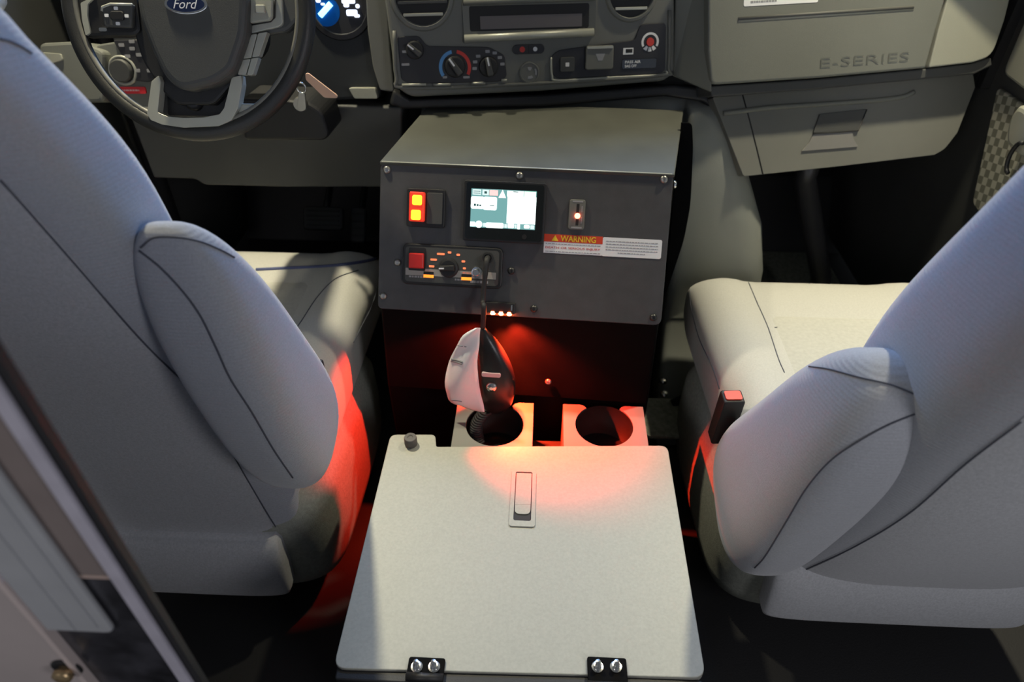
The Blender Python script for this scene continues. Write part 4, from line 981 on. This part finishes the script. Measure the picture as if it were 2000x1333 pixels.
# lower U shaped trim and bottom spoke
ut = poly(WF, [(300, 160), (314, 148), (318, 160), (312, 220), (330, 228), (362, 231), (400, 230), (432, 224), (441, 212), (456, 152), (474, 148), (476, 166), (468, 212), (455, 236), (430, 247), (362, 250), (320, 244), (298, 235), (291, 222)], .008)
k = M(); k.prism(WF, rpoly(ut, .002), -.002, .014); build('lower_trim', k, SATIN, sw_, 'grey U shaped lower trim', bevel=.004, seg=3)
lw = poly(WF, [(318, 165), (330, 172), (345, 205), (420, 205), (446, 170), (455, 160), (440, 214), (420, 226), (320, 224)], 0)
k = M(); k.prism(WF, rpoly(lw, .004), -.03, -.012); build('lower_web', k, BLACK, sw_)
uu, v2 = WF.px(379, 200, -.008); k = M(); k.lathe(WF, uu, v2, [(0, -.012), (.013, -.012), (.012, -.003), (.008, 0), (0, .001)], 20); build('centre_boss', k, BLACK, sw_)
for x, y in ((288, 222), (484, 216)):
    uu, v2 = WF.px(x, y, .0); k = M(); k.box(WF, uu - .014, v2 - .010, uu + .014, v2 + .010, -.012, .004, .005); build('rim_lug', k, SATIN, sw_, bevel=.003)

# ================================================================== FOOTWELLS
def pedal(x, y, Y, w_, h_, name, label):
    p = aty(x, y, Y); f = Fr(p, 0, 35); t = thing(name, label, 'pedal', tuple(p))
    k = M(); k.box(f, -w_, -h_, w_, h_, -.008, .006, .012); build('pad', k, mat('pedal rubber', (.030, .030, .032), .5, bump=(200, .5)), t, bevel=.004)
    for i in range(4):
        k = M(); vv_ = -h_ * .6 + i * h_ * .4; k.box(f, -w_ * .8, vv_ - .002, w_ * .8, vv_ + .002, .006, .009); build('tread_rib', k, RUBBER, t)
    k = M(); k.tube([f.w(0, 0, -.008), f.w(0, .10, -.06), V((p.x, p.y + .16, p.z + .10)), V((p.x, 2.119, p.z + .06))], .010, 8); build('pedal_arm', k, DSCREW, t)
pedal(632, 427, 1.62, .055, .032, 'brake_pedal', 'wide dark brake pedal in the black left footwell')
pedal(700, 440, 1.66, .022, .05, 'accelerator_pedal', 'narrow dark accelerator pedal next to the brake pedal')
p0 = aty(1572, 350, 1.55); p1 = aty(1604, 545, 1.55)
k = M(); k.tube([p0 + V((0, 0, .06)), p0, p0.lerp(p1, .5), p1, V((p1.x, p1.y, .02))], .026, 14)
build('drain_hose', k, mat('dark grey hose', (.03, .03, .031), .4), label='dark vertical hose in the right footwell below the glovebox', cat='hose')

# ================================================================== PARTITION AT THE LEFT FOREGROUND
PW = Fr((-.30, .25, .7), 0, 0)
part = thing('partition_door', 'pale grey sliding partition door edge with aluminium rail at lower left', 'door', (-.33, .25, 0))
def ppx(x, y, n=0): return PW.px(x, y, n)
ra = ppx(0, 768); rb_ = ppx(394, 1333); u0 = (ra[0] + rb_[0]) / 2
k = M(); k.box(PW, u0 - .010, -.70, u0, .75, .0, .004, .001); build('rail', k, RAILM, part, 'bright aluminium edge rail', bevel=.002)
k = M(); k.box(PW, u0 - .002, -.70, u0 + .006, .75, -.006, .0); build('rail_shadow', k, BLACK, part)  # black strip paints the shadow band right of the rail
gu = (ppx(0, 914)[0] + ppx(216, 1208)[0]) / 2; gv = ppx(200, 1228)[1]
gl = (ppx(0, 1113)[0] + ppx(155, 1290)[0]) / 2
k = M(); k.prism(PW, rpoly([(gl, gv), (gu, gv), (gu, .75), (gl, .75)], [0, .008, 0, 0]), -.0008, .004); build('door_frame', k, FRAME, part, 'pale grey door frame with rounded lower corner', bevel=.002)
k = M(); k.box(PW, gu - .012, gv + .01, gu - .009, .75, .004, .0052); k.box(PW, gu - .030, gv + .004, gu - .0285, .75, .004, .0050); pieces('frame_bead', k, FRAME, part)
bv_ = ppx(192, 1128)[1]
k = M(); k.box(PW, gu - .01, bv_, u0 - .002, .75, -.004, -.001); build('inner_panel', k, TAN, part, 'brown grey inner panel')
k = M(); k.box(PW, gu - .01, bv_ - .003, u0 - .002, bv_, -.004, -.0005); build('panel_lip', k, mat('pinkish lip', (.5, .38, .33), .5), part)
k = M(); k.box(PW, gl, -.70, u0 - .002, bv_ - .003, -.006, -.002); build('lower_pane', k, MOTTLE, part, 'dark lower pane with mottled painted reflections')
k = M(); k.box(PW, -.475, -.70, gl - .004, .75, -.006, .002); build('wall_panel', k, PINKW, part, 'pinkish pale wall panel')
k = M(); k.box(PW, gl - .006, -.70, gl - .001, .75, -.006, .005); build('frame_edge', k, mat('pale edge strip', (.55, .47, .45), .4), part)
u, v = ppx(124, 1318, .008); k = M(); k.lathe(PW, u, v, [(0, .002), (.0125, .002), (.0125, .0035), (.011, .0042), (0, .0042)], 24); build('knob_base', k, BLACK, part)
k = M(); k.lathe(PW, u, v, [(.006, .0042), (.006, .006), (.0082, .008), (.0075, .012), (.004, .0135), (0, .014)], 22); build('brass_knob', k, BRASS, part, 'small brass knob')

for o in bpy.data.objects:
    if '_o' in o: del o['_o']
